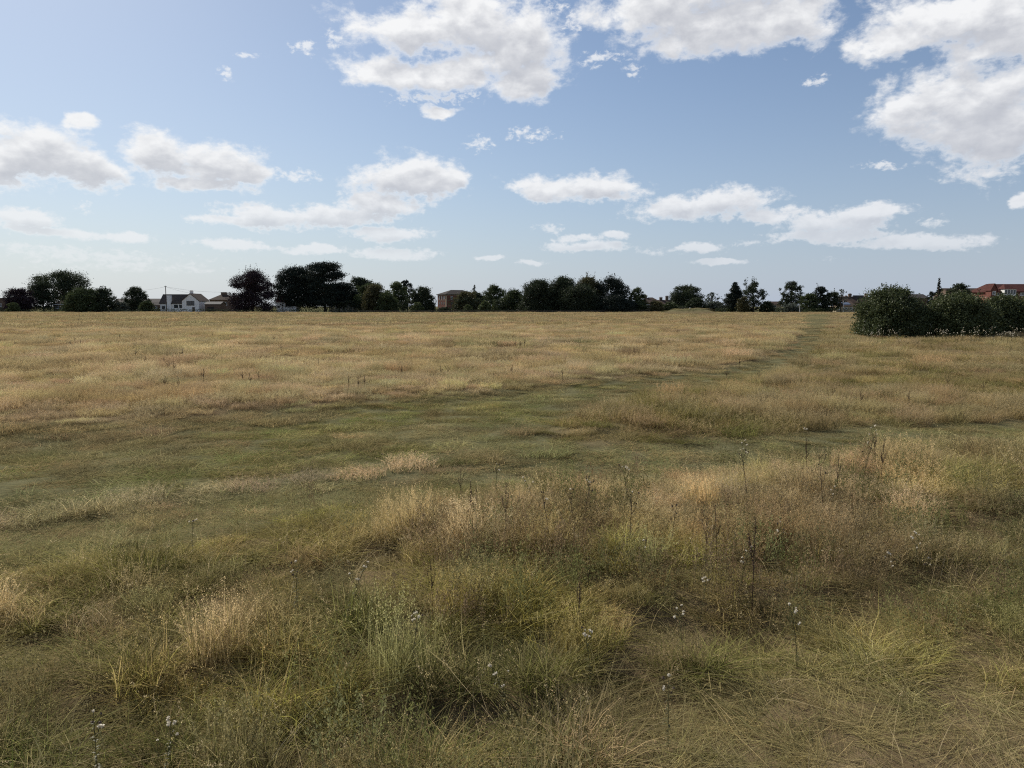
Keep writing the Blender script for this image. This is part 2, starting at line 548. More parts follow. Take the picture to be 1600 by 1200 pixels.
def cover(x, y):
    px, py = flat_px(x, y)
    k = (py - HOR) ** 2 / (F_PX * EYE)                 # pixels per metre along the view
    j = (fbm(np.asarray(x) * 0.9, np.asarray(y) * 0.9, 11, 4) - 0.5) * 1.5
    j2 = (fbm(np.asarray(x) * 2.3, np.asarray(y) * 2.3, 12, 3) - 0.5) * 0.8

    def below(b, soft=0.25):                            # 1 where nearer than boundary b
        return sst((py - b) / k + j + j2, -soft, soft)
    inU, inL = below(cU(px)), below(cL(px), 0.35)
    wed = below(cWu(px)) * (1 - below(cWl(px))) * (px > 830)
    path = inU * (1 - inL) * (1 - wed)
    strip = np.exp(-(((py - cS(px)) / k + j * 0.3) / 0.55) ** 2) * (px < 780) * path * sst(-px, -780, -600)
    corner = below(cC(px), 0.5)
    field = (1 - inU) * (1 - wed)
    fedge = 1 - sst((cU(px) - py) / k + 1.5 * j, -0.3, 3.6)
    edge = path * (1 - sst((py - cU(px)) / k + 1.6 * j, 0.2, np.interp(px, [300, 700], [3.4, 1.2])))   # half-grown margin on the left
    return dict(path=np.clip(path, 0, 1), strip=strip, wedge=wed, bank=inL, corner=corner * inL, field=field, edge=edge, fedge=fedge, px=px, py=py)


def mound(x, y):
    m = at(1078, 484, 236)
    ex = (np.asarray(x) - m[0]) / 10.0
    ey = (np.asarray(y) - m[1]) / 7.0
    return sst(1 - (ex * ex + ey * ey), 0.0, 0.9)


def swale(c):
    """the paths lie in shallow dips with rounded shoulders"""
    k = (c['py'] - HOR) ** 2 / (F_PX * EYE)
    dU = (c['py'] - cU(c['px'])) / k                    # metres nearer than the far shoulder
    dL = (cL(c['px']) - c['py']) / k                    # metres beyond the near shoulder
    d = sst(np.minimum(dU, dL), -1.8, 2.2)
    hump = c['wedge'] * sst(np.minimum((c['py'] - cWu(c['px'])) / k, (cWl(c['px']) - c['py']) / k), 0.0, 2.5)
    return 0.20 * d - 0.12 * hump * (c['px'] < 2200)


def gz_raw(x, y, c=None):
    x, y = np.asarray(x, float), np.asarray(y, float)
    r = np.hypot(x, y)
    c = c or cover(x, y)
    z = 0.34 * (fbm(x / 9, y / 9, 3, 3) - 0.5) * sst(r, 3.0, 12.0) * (1 - 0.3 * sst(r, 40, 120))
    z = z + 0.10 * (fbm(x / 1.6, y / 1.6, 5, 3) - 0.5) * (1 - 0.8 * c['path']) * (1 - sst(r, 60, 140))
    z = z - swale(c) * (1 - sst(r, 60, 120))
    z = z + 0.48 * (fbm(x / 16 + 5, y / 11, 9, 3) - 0.5) * sst(r, 18, 50) * (1 - sst(r, 200, 300))
    z = z + 0.55 * (fbm(x / 55, y / 55, 8, 3) - 0.42) * sst(r, 60, 200) * (1 - sst(r, 420, 800))
    z = z + 0.10 * c['bank'] * sst(c['px'], 620, 900) * (1 - sst(c['py'] - cL(c['px']), 60, 240))
    z = z - 0.18 * pit(x, y)
    z = z + 1.7 * mound(x, y)
    return z


Z0 = float(gz_raw(0.0, 0.0))


def gz(x, y, c=None):
    return gz_raw(x, y, c) - Z0


def gz1(x, y):
    return float(gz(np.array([x]), np.array([y]))[0])


def on_ground(px, py, h=0.0):
    """where the sight line through a pixel meets the ground, or passes h metres above it"""
    d = ray(px, py)
    t = (h - EYE) / d[2]
    for _ in range(12):
        p = d * t
        t = (gz1(p[0], p[1]) + h - EYE) / d[2]
    p = d * t
    return np.array([p[0], p[1], gz1(p[0], p[1])])


# ---- ground sheet, reaching past the horizon
def build_ground():
    na = 540
    rr = np.concatenate([np.array([0.25, 0.5, 0.8]), 1.1 * (1.042 ** np.arange(200))])
    rr = rr[rr < 4200]
    th = np.arange(na) / na * 2 * math.pi
    X = (rr[:, None] * np.sin(th)[None, :])
    Y = (rr[:, None] * np.cos(th)[None, :])
    c = cover(X.ravel(), Y.ravel())
    Z = gz(X.ravel(), Y.ravel(), c)
    V = np.concatenate([[[0, 0, 0.0]], np.stack([X.ravel(), Y.ravel(), Z], 1)])
    nr = len(rr)
    i, j = np.meshgrid(np.arange(nr - 1), np.arange(na), indexing='ij')
    a = 1 + i * na + j
    b = 1 + i * na + (j + 1) % na
    q = np.stack([a, b, b + na, a + na], -1).reshape(-1, 4)[:, ::-1]
    t3 = np.stack([np.zeros(na, int), 1 + np.arange(na), 1 + (np.arange(na) + 1) % na], 1)[:, ::-1]
    m = bpy.data.materials.new('meadow_soil')
    m.use_nodes = True
    N = NT(m.node_tree)
    bs = m.node_tree.nodes['Principled BSDF']
    at_p = N.n('ShaderNodeAttribute', attribute_name='green')
    tc = N.n('ShaderNodeTexCoord')
    n1 = N.noise(tc.outputs['Object'], 1.3, 8.0, 0.65)
    n2 = N.noise(tc.outputs['Object'], 14.0, 6.0, 0.7)
    dry = N.mix(N.ramp(n1, 0.3, 0.7), (0.12, 0.085, 0.05, 1), (0.20, 0.15, 0.085, 1))
    grn = N.mix(N.ramp(n1, 0.3, 0.7), (0.085, 0.090, 0.045, 1), (0.15, 0.15, 0.08, 1))
    c0 = N.mix(N.math('ADD', at_p.outputs['Fac'], N.math('MULTIPLY', N.math('SUBTRACT', n2, 0.5), 0.8), clamp=True), dry, grn)
    c1 = N.mix(N.ramp(n2, 0.45, 0.7, 0.0, 0.35), c0, (0.07, 0.055, 0.035, 1))
    N.put(bs.inputs['Base Color'], c1)
    bs.inputs['Roughness'].default_value = 1.0
    bs.inputs['Specular IOR Level'].default_value = 0.0
    bp = N.n('ShaderNodeBump')
    bp.inputs['Strength'].default_value = 0.8
    bp.inputs['Distance'].default_value = 0.03
    N.put(bp.inputs['Height'], n2)
    N.put(bs.inputs['Normal'], bp.outputs[0])
    me = mesh_np('ground', V, q, t3, mat=m, smooth=True)
    g = np.clip(c['path'] * 0.8 + c['wedge'] * 0.4 + mound(X.ravel(), Y.ravel()) * 1.0 + sst(Y.ravel(), 286, 300) * 0.9, 0, 1)
    a_ = me.attributes.new('green', 'FLOAT', 'POINT')
    a_.data.foreach_set('value', np.concatenate([[0.2], g]).astype(np.float32))
    o = link('ground', me)
    tag(o, kind='structure')


build_ground()

# ------------------------------------------------------------------ grass: blade tufts scattered over the ground (nobody could count it)
rng = np.random.default_rng(7)


def grass_mat():
    m = bpy.data.materials.new('grass_blades')
    m.use_nodes = True
    t = m.node_tree
    t.nodes.clear()
    N = NT(t)
    ca = N.n('ShaderNodeAttribute', attribute_name='col', attribute_type='INSTANCER')
    cb = N.n('ShaderNodeAttribute', attribute_name='colb', attribute_type='INSTANCER')
    bv = N.n('ShaderNodeAttribute', attribute_name='bv')
    bw = N.n('ShaderNodeAttribute', attribute_name='bw')
    base = N.mix(bw.outputs['Fac'], ca.outputs['Color'], cb.outputs['Color'])
    c = N.vec('MULTIPLY', base, N.vec('MULTIPLY_ADD', bv.outputs['Vector'], (1.25, 1.25, 1.25), (0.38, 0.38, 0.38)))
    df = N.n('ShaderNodeBsdfDiffuse')
    N.put(df.inputs[0], c)
    tr = N.n('ShaderNodeBsdfTranslucent')
    N.put(tr.inputs[0], c)
    m1 = N.n('ShaderNodeMixShader')
    m1.inputs[0].default_value = 0.42
    t.links.new(df.outputs[0], m1.inputs[1])
    t.links.new(tr.outputs[0], m1.inputs[2])
    o = N.n('ShaderNodeOutputMaterial')
    t.links.new(m1.outputs[0], o.inputs[0])
    return m


GM = grass_mat()
TUFTS = bpy.data.collections.new('grass_sources')     # not linked into the scene: only a source of shapes


def tuft(n, rad, hmin, hmax, bend, width, heads=0.0, dry=0.5, lie=0.0, segs=4, headsize=1.0, headlen=0.28, clumps=6, csize=0.035, spread=0.5):
    """n curved blades round the origin, unit height; some are stalks with seed heads; dry = share of blades in the second colour"""
    # blade bases: clumped over a square tile of half size rad
    nc = max(3, int(clumps))
    cx, cyy = rng.uniform(-rad, rad, nc), rng.uniform(-rad, rad, nc)
    ci = rng.integers(0, nc, n)
    loose = rng.uniform(0, 1, n) < spread
    bx = np.where(loose, rng.uniform(-rad, rad, n), cx[ci] + rng.normal(0, csize, n))
    by = np.where(loose, rng.uniform(-rad, rad, n), cyy[ci] + rng.normal(0, csize, n))
    bx, by = np.clip(bx, -rad * 1.25, rad * 1.25), np.clip(by, -rad * 1.25, rad * 1.25)
    oang = np.where(loose, rng.uniform(0, 2 * np.pi, n), np.arctan2(by - cyy[ci], bx - cx[ci]) + rng.normal(0, 0.7, n))
    ch_ = rng.uniform(0.7, 1.0, nc)[ci]
    cb_ = rng.uniform(-0.35, 0.35, nc)[ci]
    h = rng.uniform(hmin, hmax, n) * np.where(loose, 0.9, ch_)
    bd = np.abs(rng.normal(bend, bend * 0.55, n))
    stalk = rng.uniform(0, 1, n) < heads
    h = np.where(stalk, h * 1.12 + 0.08, h)
    bd = np.where(stalk, bd * 0.5, bd)
    ly = (rng.uniform(0, 1, n) < lie)
    bd = np.where(ly, rng.uniform(1.6, 3.2, n), bd)
    w = width * rng.uniform(0.6, 1.4, n) * np.where(stalk, 0.55, 1.0)
    ts = np.linspace(0, 1, segs)
    dx, dy = np.cos(oang), np.sin(oang)
    fa = oang + np.pi / 2 + rng.normal(0, 0.6, n)
    sx, sy = np.cos(fa), np.sin(fa)
    L = 1.0 / np.sqrt(1 + bd * bd * 0.55)             # keep blade length about constant as it bends
    V, F4, F3, bv, bw = [], [], [], [], []
    cl = []
    for t in ts:
        out = h * L * bd * t ** 1.9
        up = h * L * (t - 0.42 * np.minimum(bd, 1.9) * t ** 2.6 * 0.62)
        up = np.where(ly, h * 0.10 * np.sin(t * 2.6) + 0.03, up)
        cl.append(np.stack([bx + dx * out, by + dy * out, up], 1))
    nb = len(ts)
    vv = np.zeros((n, 2 * nb - 1, 3))
    for k, t in enumerate(ts):
        hw = 0.5 * w * (1 - t ** 2.2) * (0.75 + 0.5 * min(1, t * 3))
        off = np.stack([sx * hw, sy * hw, 0 * hw], 1)
        if k < nb - 1:
            vv[:, 2 * k] = cl[k] - off
            vv[:, 2 * k + 1] = cl[k] + off
        else:
            vv[:, 2 * k] = cl[k]
    base = np.arange(n) * (2 * nb - 1)
    V.append(vv.reshape(-1, 3))
    b_v = rng.uniform(0, 1, n)
    b_w = np.where(rng.uniform(0, 1, n) < dry, rng.uniform(0.65, 1, n), rng.uniform(0, 0.35, n))
    b_w = np.clip(np.where(stalk, 1.0, b_w + np.where(loose, 0, cb_)), 0, 1)
    for k in range(nb - 2):
        F4.append(np.stack([base + 2 * k, base + 2 * k + 1, base + 2 * k + 3, base + 2 * k + 2], 1))
        bv.append(b_v)
        bw.append(b_w)
    F3.append(np.stack([base + 2 * nb - 4, base + 2 * nb - 3, base + 2 * nb - 2], 1))
    bv3, bw3 = [b_v], [b_w]
    vo = n * (2 * nb - 1)
    si = np.where(stalk)[0]
    if len(si):                                          # seed heads: loose flakes round the upper stalk
        fl = 17
        tip, low = cl[-1][si], cl[-2][si]
        for q in range(fl):
            f = 1 - headlen * 3 * rng.uniform(0, 1, len(si))
            p = low + (tip - low) * f[:, None]
            sp = headsize * 0.026 * rng.uniform(0.1, 1, len(si)) * (1.25 - f)
            an = rng.uniform(0, 2 * np.pi, len(si))
            p = p + np.stack([np.cos(an) * sp, np.sin(an) * sp, rng.normal(0, 0.012, len(si))], 1)
            s = headsize * 0.0062 * rng.uniform(0.6, 1.3, len(si))
            an2 = rng.uniform(0, 2 * np.pi, len(si))
            v1 = p + np.stack([np.cos(an2) * s, np.sin(an2) * s, s * 0.4], 1)
            v2 = p + np.stack([-np.sin(an2) * s * 0.5, np.cos(an2) * s * 0.5, s * 2.9], 1)
            V.append(np.stack([p, v1, v2], 1).reshape(-1, 3))
            F3.append(vo + np.arange(len(si) * 3).reshape(-1, 3))
            vo += len(si) * 3
            bv3.append(rng.uniform(0.4, 1, len(si)))
            bw3.append(np.ones(len(si)))
    return np.concatenate(V), np.concatenate(F4), np.concatenate(F3), np.concatenate(bv + bv3), np.concatenate(bw + bw3)


VAR = {}


def variants(key, cnt, **kw):
    ids = []
    for _ in range(cnt):
        V, F4, F3, bv, bw = tuft(**kw)
        i = len(TUFTS.objects)
        me = mesh_np('blade_tuft', V, F4, F3, {'bv': bv, 'bw': bw}, GM)
        o = bpy.data.objects.new('blade_tuft_%03d' % i, me)
        TUFTS.objects.link(o)
        ids.append(i)
    VAR[key] = ids


# unit-height shapes: square tiles of half size rad (metres)
T0, T1, T2, T3 = 0.19, 0.38, 0.75, 1.25
variants('bent', 6, n=400, rad=T0, hmin=0.35, hmax=1.0, bend=0.32, width=0.0036, heads=0.24, dry=0.7, clumps=9)              # fine dry bents with seed heads
variants('tussock', 6, n=400, rad=T0 * 0.9, hmin=0.45, hmax=1.0, bend=0.62, width=0.0052, heads=0.02, dry=0.2, clumps=6, csize=0.04, spread=0.35)   # arching broad blades
variants('mixed', 6, n=380, rad=T0, hmin=0.25, hmax=1.0, bend=0.55, width=0.0048, heads=0.08, dry=0.5, lie=0.06, clumps=7)
variants('matted', 5, n=480, rad=T0, hmin=0.25, hmax=1.0, bend=0.8, width=0.0028, heads=0.04, dry=0.75, lie=0.35, clumps=7)    # lodged, lying straw
variants('lawn', 5, n=560, rad=T0, hmin=0.3, hmax=1.0, bend=0.5, width=0.0036, heads=0.02, dry=0.35, segs=3, clumps=10)
variants('forb', 6, n=30, rad=T0, hmin=0.55, hmax=1.0, bend=0.16, width=0.0036, heads=1.0, dry=0.5, segs=3, headsize=1.75, headlen=0.33, clumps=7, csize=0.03)   # leafy upright weeds gone brown
variants('stalks', 6, n=9, rad=T0, hmin=0.6, hmax=1.0, bend=0.75, width=0.0034, heads=0.5, dry=1.0, lie=0.25, clumps=5, segs=5)
variants('mbent', 5, n=700, rad=T1, hmin=0.4, hmax=1.0, bend=0.30, width=0.0054, heads=0.30, dry=0.7, segs=3, headsize=1.5, clumps=18, csize=0.05)
variants('mtussock', 4, n=800, rad=T1, hmin=0.45, hmax=1.0, bend=0.75, width=0.0060, heads=0.03, dry=0.25, segs=3, clumps=9, csize=0.06, spread=0.3)
variants('mmixed', 5, n=700, rad=T1, hmin=0.3, hmax=1.0, bend=0.55, width=0.0062, heads=0.10, dry=0.5, lie=0.05, segs=3, headsize=1.5, clumps=16, csize=0.05)
variants('mlawn', 5, n=800, rad=T1, hmin=0.3, hmax=1.0, bend=0.5, width=0.0066, heads=0.01, dry=0.35, segs=3, clumps=18, csize=0.06)
variants('fbent', 5, n=1000, rad=T2, hmin=0.45, hmax=1.0, bend=0.32, width=0.0080, heads=0.16, dry=0.7, segs=3, headsize=2.4, clumps=30, csize=0.09)
variants('fmixed', 5, n=1000, rad=T2, hmin=0.3, hmax=1.0, bend=0.6, width=0.0090, heads=0.05, dry=0.5, segs=3, headsize=2.4, clumps=26, csize=0.09)
variants('flawn', 4, n=1000, rad=T2, hmin=0.35, hmax=1.0, bend=0.5, width=0.0100, heads=0.0, dry=0.35, segs=3, clumps=26, csize=0.1)
variants('gbent', 6, n=750, rad=T3, hmin=0.45, hmax=1.05, bend=0.35, width=0.024, heads=0.0, dry=0.7, segs=3, clumps=40, csize=0.2)

STRAW = np.array([0.360, 0.276, 0.138])
PALE = np.array([0.450, 0.365, 0.215])
RUST = np.array([0.250, 0.170, 0.088])
GREEN = np.array([0.098, 0.118, 0.028])
YGREEN = np.array([0.225, 0.205, 0.045])
GREYG = np.array([0.150, 0.160, 0.070])
BROWN = np.array([0.130, 0.098, 0.056])


def lerp(a, b, t):
    return a + (b - a) * np.asarray(t)[:, None]


def scatter_points(r0, r1, step, az=0.84, jitter=0.28):
    """a jittered grid of tile centres between two distances, a little wider than the view"""
    g = np.arange(-r1, r1, step)
    gy = np.arange(-1.0, r1, step)
    x, y = (a.ravel() for a in np.meshgrid(g, gy))
    x = x + rng.uniform(-jitter, jitter, x.shape) * step
    y = y + rng.uniform(-jitter, jitter, y.shape) * step
    r = np.hypot(x, y)
    k = (r >= r0) & (r < r1) & (np.abs(np.arctan2(x, y + 1.2)) < az)
    return x[k], y[k]


def gn_group(name):
    g = bpy.data.node_groups.new(name, 'GeometryNodeTree')
    g.interface.new_socket('Geometry', in_out='INPUT', socket_type='NodeSocketGeometry')
    g.interface.new_socket('Geometry', in_out='OUTPUT', socket_type='NodeSocketGeometry')
    n = g.nodes
    gi, go = n.new('NodeGroupInput'), n.new('NodeGroupOutput')
    ci = n.new('GeometryNodeCollectionInfo')
    ci.inputs['Collection'].default_value = TUFTS
    ci.inputs['Separate Children'].default_value = True
    ci.inputs['Reset Children'].default_value = True
    ip = n.new('GeometryNodeInstanceOnPoints')
    ip.inputs['Pick Instance'].default_value = True

    def named(nm, dt):
        a = n.new('GeometryNodeInputNamedAttribute')
        a.data_type = dt
        a.inputs['Name'].default_value = nm
        return a.outputs['Attribute']
    L = g.links.new
    L(gi.outputs[0], ip.inputs['Points'])
    L(ci.outputs[0], ip.inputs['Instance'])
    L(named('vi', 'INT'), ip.inputs['Instance Index'])
    L(named('rot', 'FLOAT_VECTOR'), ip.inputs['Rotation'])
    L(named('scl', 'FLOAT_VECTOR'), ip.inputs['Scale'])
    L(ip.outputs[0], go.inputs[0])
    return g


GN = gn_group('scatter_blades')


def grass_object(name, label, x, y, vi, hs, rs, col, colb, tilt=0.12, c=None):
    n = len(x)
    if n == 0:
        return
    z = gz(x, y, c) - 0.012
    me = bpy.data.meshes.new(name)
    me.vertices.add(n)
    me.vertices.foreach_set('co', np.stack([x, y, z], 1).astype(np.float32).ravel())
    a = me.attributes.new('vi', 'INT', 'POINT'); a.data.foreach_set('value', vi.astype(np.int32))
    rot = np.stack([rng.normal(0, tilt, n), rng.normal(0, tilt, n), rng.uniform(0, 2 * np.pi, n)], 1)
    a = me.attributes.new('rot', 'FLOAT_VECTOR', 'POINT'); a.data.foreach_set('vector', rot.astype(np.float32).ravel())
    a = me.attributes.new('scl', 'FLOAT_VECTOR', 'POINT'); a.data.foreach_set('vector', np.stack([rs, rs, hs], 1).astype(np.float32).ravel())
    for k, v in (('col', col), ('colb', colb)):
        a = me.attributes.new(k, 'FLOAT_COLOR', 'POINT')
        a.data.foreach_set('color', np.concatenate([np.clip(v, 0, 1), np.ones((n, 1))], 1).astype(np.float32).ravel())
    me.materials.append(GM)
    o = link(name, me)
    md = o.modifiers.new('scatter', 'NODES')
    md.node_group = GN
    tag(o, label, 'grass', kind='stuff')
    return o


def pick(key, n):
    return np.array(VAR[key])[rng.integers(0, len(VAR[key]), n)]


def choose(n, weights):
    """weights: (key, array) pairs; returns variant index and a dict of masks"""
    keys = list(dict.fromkeys(k for k, _ in weights))
    W = np.stack([sum(np.broadcast_to(v, n) for kk, v in weights if kk == k) for k in keys], 1)
    W = W / W.sum(1, keepdims=True)
    u = rng.uniform(0, 1, n)[:, None]
    ch = (u > np.cumsum(W, 1)).sum(1).clip(0, len(keys) - 1)
    vi = np.zeros(n, int)
    for i, k in enumerate(keys):
        m = ch == i
        vi[m] = pick(k, m.sum())
    return vi, {k: ch == i for i, k in enumerate(keys)}


def jit(v, s=0.13):
    return v * rng.normal(1, s, (len(v), 1)).clip(0.6, 1.5) * rng.normal(1, 0.04, v.shape)


# ---- cover by cover; tiles grow with distance
def lay(r0, r1, step, K, rs, tagname, az=0.84):
    """K: names of the tile shapes for bent, tussock, mixed, matted, lawn"""
    x, y = scatter_points(r0, r1, step, az)
    c = cover(x, y)
    n1 = fbm(x / 1.7, y / 1.7, 21, 4)                  # tussock pattern
    n2 = fbm(x / 3.2 + 40, y / 3.2, 22, 4)             # dry / green
    n3 = fbm(x / 0.75, y / 0.75, 23, 3)
    hollow = np.maximum(0.8 * sst(n3, 0.61, 0.73), sst(pit(x, y), 0.25, 0.75)) * c['bank'] * (1 - c['corner'])     # open hollows between tussocks
    u = rng.uniform(0, 1, len(x))
    is_bank = u < c['bank']
    bare = rng.uniform(0, 1, len(x)) < 0.30 * sst(hollow, 0.5, 0.9)
    is_path = (~is_bank) & (u - c['bank'] < c['path'])
    is_wedge = (~is_bank) & (~is_path) & (u - c['bank'] - c['path'] < c['wedge'])
    is_field = ~(is_bank | is_path | is_wedge)

    def sub(m):
        return x[m], y[m], n1[m], n2[m], n3[m], {k: v[m] for k, v in c.items()}, int(m.sum())

    bx, by, b1, b2, b3, bc, n = sub(is_bank & ~bare)
    if n:
        hol = hollow[is_bank & ~bare]
        crest = (1 - sst(bc['py'] - cL(bc['px']), 15, 75))
        dryp = np.clip(sst(b2, 0.37, 0.54) + crest * (0.75 * sst(bc['px'], 640, 800) - 0.9 * (1 - sst(bc['px'], 500, 680))), 0, 1)
        tus = sst(b1, 0.50, 0.64)
        cor = bc['corner']
        vi, ch = choose(n, [(K['bent'], (0.2 + 0.9 * dryp) * (1 - tus * 0.7) * (1 - 0.6 * cor)), (K['tussock'], (0.06 + 0.75 * tus) * (1 - 0.6 * dryp) * (1 - 0.9 * cor)),
                            (K['mixed'], 0.6), (K['matted'], 0.10 + 0.9 * hol + 1.5 * cor)])
        hgt = (0.15 + 0.29 * sst(b1, 0.3, 0.7) + 0.07 * dryp) * rng.uniform(0.72, 1.2, n)
        hgt = np.where(ch[K['bent']], hgt * 1.18, hgt) * (1 - 0.65 * hol)
        rim = sst(pit(bx, by - 0.55), 0.25, 0.7)     # taller growth on the far lip of a hollow
        hgt = hgt * (1 + 0.35 * rim * (1 - hol))
        if K['matted'] != K['mixed']:
            hgt = np.where(ch[K['matted']], hgt * 0.6, hgt)
        hgt = hgt * (1 - 0.55 * cor) * (0.6 + 0.4 * sst(bc['py'] - cL(bc['px']), 0, 45))
        rust = sst(fbm(bx / 1.9, by / 1.9 + 50, 32, 3), 0.48, 0.62)
        g = lerp(GREEN * np.array([1.12, 1.0, 1.05]), YGREEN, np.clip(sst(fbm(bx / 1.6 + 9, by / 1.6, 31, 3), 0.44, 0.62) + 0.7 * crest * (1 - sst(bc['px'], 500, 700)), 0, 1))
        d = lerp(STRAW, RUST, rust * 0.6 * (1 - 0.8 * crest))
        d = d + (PALE - d) * (0.6 * rng.uniform(0, 1, n))[:, None]
        A = g + (d - g) * (0.04 + 0.50 * dryp + 0.25 * cor)[:, None]
        A = A * (0.72 + 0.5 * fbm(bx / 0.8 + 70, by / 0.8, 36, 3))[:, None]
        B = d + (g - d) * (0.42 * (1 - dryp))[:, None]
        lodge = (ch[K['matted']] * 0.35)[:, None] if K['matted'] != K['mixed'] else 0.0
        hb = (0.6 * hol)[:, None]  # shade of the hollows put into the blade colour, as dark thatch brown
        A, B = A * (1 - hb) + BROWN * 0.75 * hb, B * (1 - hb * 0.7) + BROWN * hb * 0.7
        A, B = A * (1 - lodge) + BROWN * lodge * 1.5, B * (1 - lodge * 0.5) + BROWN * lodge * 0.5
        grey = (sst(bc['px'], 1250, 1600) * 0.30)[:, None]
        A, B = A * (1 - grey) + GREYG * grey, B * (1 - grey) + PALE * grey * 0.8
        grass_object('bank_grass', 'long tussocky meadow grass, green and dry, on the near bank', bx, by, vi, hgt, np.full(n, rs), jit(A * 1.32, 0.17), jit(B * 1.40, 0.17), 0.10, bc)

    if K['bent'] in ('bent', 'mbent'):                  # patches of brown-green upright weeds
        pat = sst(fbm(x / 1.3 + 15, y / 1.3, 51, 3), 0.46, 0.60) * sst(c['px'], 380, 700) * (1 - 0.6 * sst(c['px'], 1280, 1500))
        m = is_bank & (rng.uniform(0, 1, len(x)) < (0.9 * pat + 0.06) * (1 - c['corner']))
        n = int(m.sum())
        if n:
            t_ = sst(fbm(x[m] / 0.9, y[m] / 0.9, 52, 3), 0.4, 0.6)
            C1 = lerp(np.array([0.085, 0.092, 0.034]), np.array([0.125, 0.096, 0.050]), t_)
            C2 = lerp(np.array([0.150, 0.145, 0.060]), np.array([0.180, 0.136, 0.074]), t_)
            grass_object('bank_weeds', 'brownish upright weeds mixed through the long grass of the bank', x[m], y[m], pick('forb', n), rng.uniform(0.32, 0.62, n), np.full(n, rs), jit(C1), jit(C2), 0.10, {k: v[m] for k, v in c.items()})
    if K['bent'] == 'bent':                             # long pale stalks leaning and lying across the grass
        m = is_bank & (rng.uniform(0, 1, len(x)) < 0.30)
        n = int(m.sum())
        C_ = lerp(PALE * 1.1, STRAW, rng.uniform(0, 1, n))
        grass_object('straw_stalks', 'long pale straw stalks leaning across the near grass', x[m], y[m], pick('stalks', n), rng.uniform(0.4, 0.75, n) * (1 - 0.45 * c['corner'][m]), np.full(n, 1.0), C_, C_, 0.25, {k: v[m] for k, v in c.items()})

    px_, py_, p1, p2, p3, pc, n = sub(is_path)
    if n:
        st, ed = pc['strip'], pc['edge']
        vi, ch = choose(n, [(K['lawn'], 1.0 - 0.7 * np.maximum(st, ed)), (K['mixed'], 0.10 + 0.8 * ed), (K['bent'], 0.03 + 1.4 * st)])
        hgt = (0.045 + 0.05 * sst(p3, 0.45, 0.7) + 0.11 * st + 0.09 * ed) * rng.uniform(0.7, 1.35, n)
        A = lerp(GREYG * 1.30, GREEN * 1.45, sst(p2, 0.4, 0.65))
        brn = np.clip(0.14 + 0.50 * ed + 0.32 * sst(p1, 0.46, 0.66) + 0.25 * st + 0.75 * (1 - sst(pc['py'], 545, 610)), 0, 0.85)
        A = A + (np.array([0.25, 0.205, 0.11]) - A) * brn[:, None]
        B = lerp(STRAW * 0.86, PALE * 0.95, st)
        tall = rng.uniform(0, 1, n) < 0.14
        hgt = np.where(tall, hgt * 2.1, hgt)
        A = A * 1.22 + (tall * 0.25)[:, None] * (STRAW - A)
        grass_object('path_grass', 'short trodden green grass along the meadow paths', px_, py_, vi, hgt, np.full(n, rs), jit(A, 0.2), jit(B * 1.2, 0.2), 0.04, pc)

    wx, wy, w1, w2, w3, wc, n = sub(is_wedge)
    if n:
        dryp = sst(w2, 0.40, 0.60)
        vi, ch = choose(n, [(K['bent'], 0.25 + 0.7 * dryp), (K['mixed'], 0.6), (K['tussock'], 0.3 * (1 - dryp) + 0.5 * sst(w1, 0.55, 0.7))])
        hgt = (0.13 + 0.32 * sst(w1, 0.3, 0.7) + 0.08 * dryp) * rng.uniform(0.7, 1.25, n) * (0.45 + 0.55 * sst(wc['px'], 840, 1020))
        g = lerp(GREEN, YGREEN, 0.2 + 0.5 * sst(w1, 0.4, 0.7))
        A = g + (STRAW - g) * (0.12 + 0.55 * dryp)[:, None]
        B = lerp(STRAW, PALE, 0.3 * dryp)
        grass_object('wedge_grass', 'mixed green and straw grass in the wedge between two paths', wx, wy, vi, hgt, np.full(n, rs), jit(A), jit(B), 0.08, wc)

    x_, y_, _, _, _, fc, n = sub(is_field)
    if n:
        field_cover('field_grass', 'tall dry straw-coloured grass filling the meadow', x_, y_, fc, (K['bent'], K['mixed']), rs)


def field_cover(name, label, x, y, c, keys, rs, mul=1.0):
    n = len(x)
    big = fbm(x / 13, y / 9, 41, 4)
    wild = fbm(x / 4.5, y / 3.5, 42, 3)
    grn = np.clip(c['path'] * 0.8 + sst(mound(x, y), 0, 0.1) + sst(big, 0.52, 0.66) * 0.5 + sst(wild, 0.57, 0.70) * 0.45, 0, 1)
    w = [(keys[0], 1.0 - 0.55 * grn)]
    if keys[1]:
        w.append((keys[1], 0.2 + 0.8 * grn))
    vi, ch = choose(n, w)
    hgt = (0.17 + 0.32 * sst(wild, 0.25, 0.75) + 0.08 * big) * rng.uniform(0.62, 1.3, n) * (1 - 0.25 * grn) * mul * (1 - 0.68 * c['fedge']) * (1 - 0.75 * c['path']) * (1 - 0.75 * sst(mound(x, y), 0, 0.1))
    A = lerp(STRAW * 0.95, GREYG * 1.05, grn)
    red = sst(fbm(x / 6 + 30, y / 5, 44, 3), 0.48, 0.66)
    A = A + (RUST * 1.2 - A) * (0.22 * red)[:, None]
    B = lerp(STRAW, PALE, 0.2 + 0.45 * sst(fbm(x / 3, y / 2.4, 43, 3), 0.42, 0.60))
    B = B + (RUST * 1.35 - B) * (0.14 * red)[:, None]
    grass_object(name, label, x, y, vi, hgt, np.full(n, rs), jit(A * 1.12, 0.14), jit(B * 1.14, 0.14), 0.05, c)


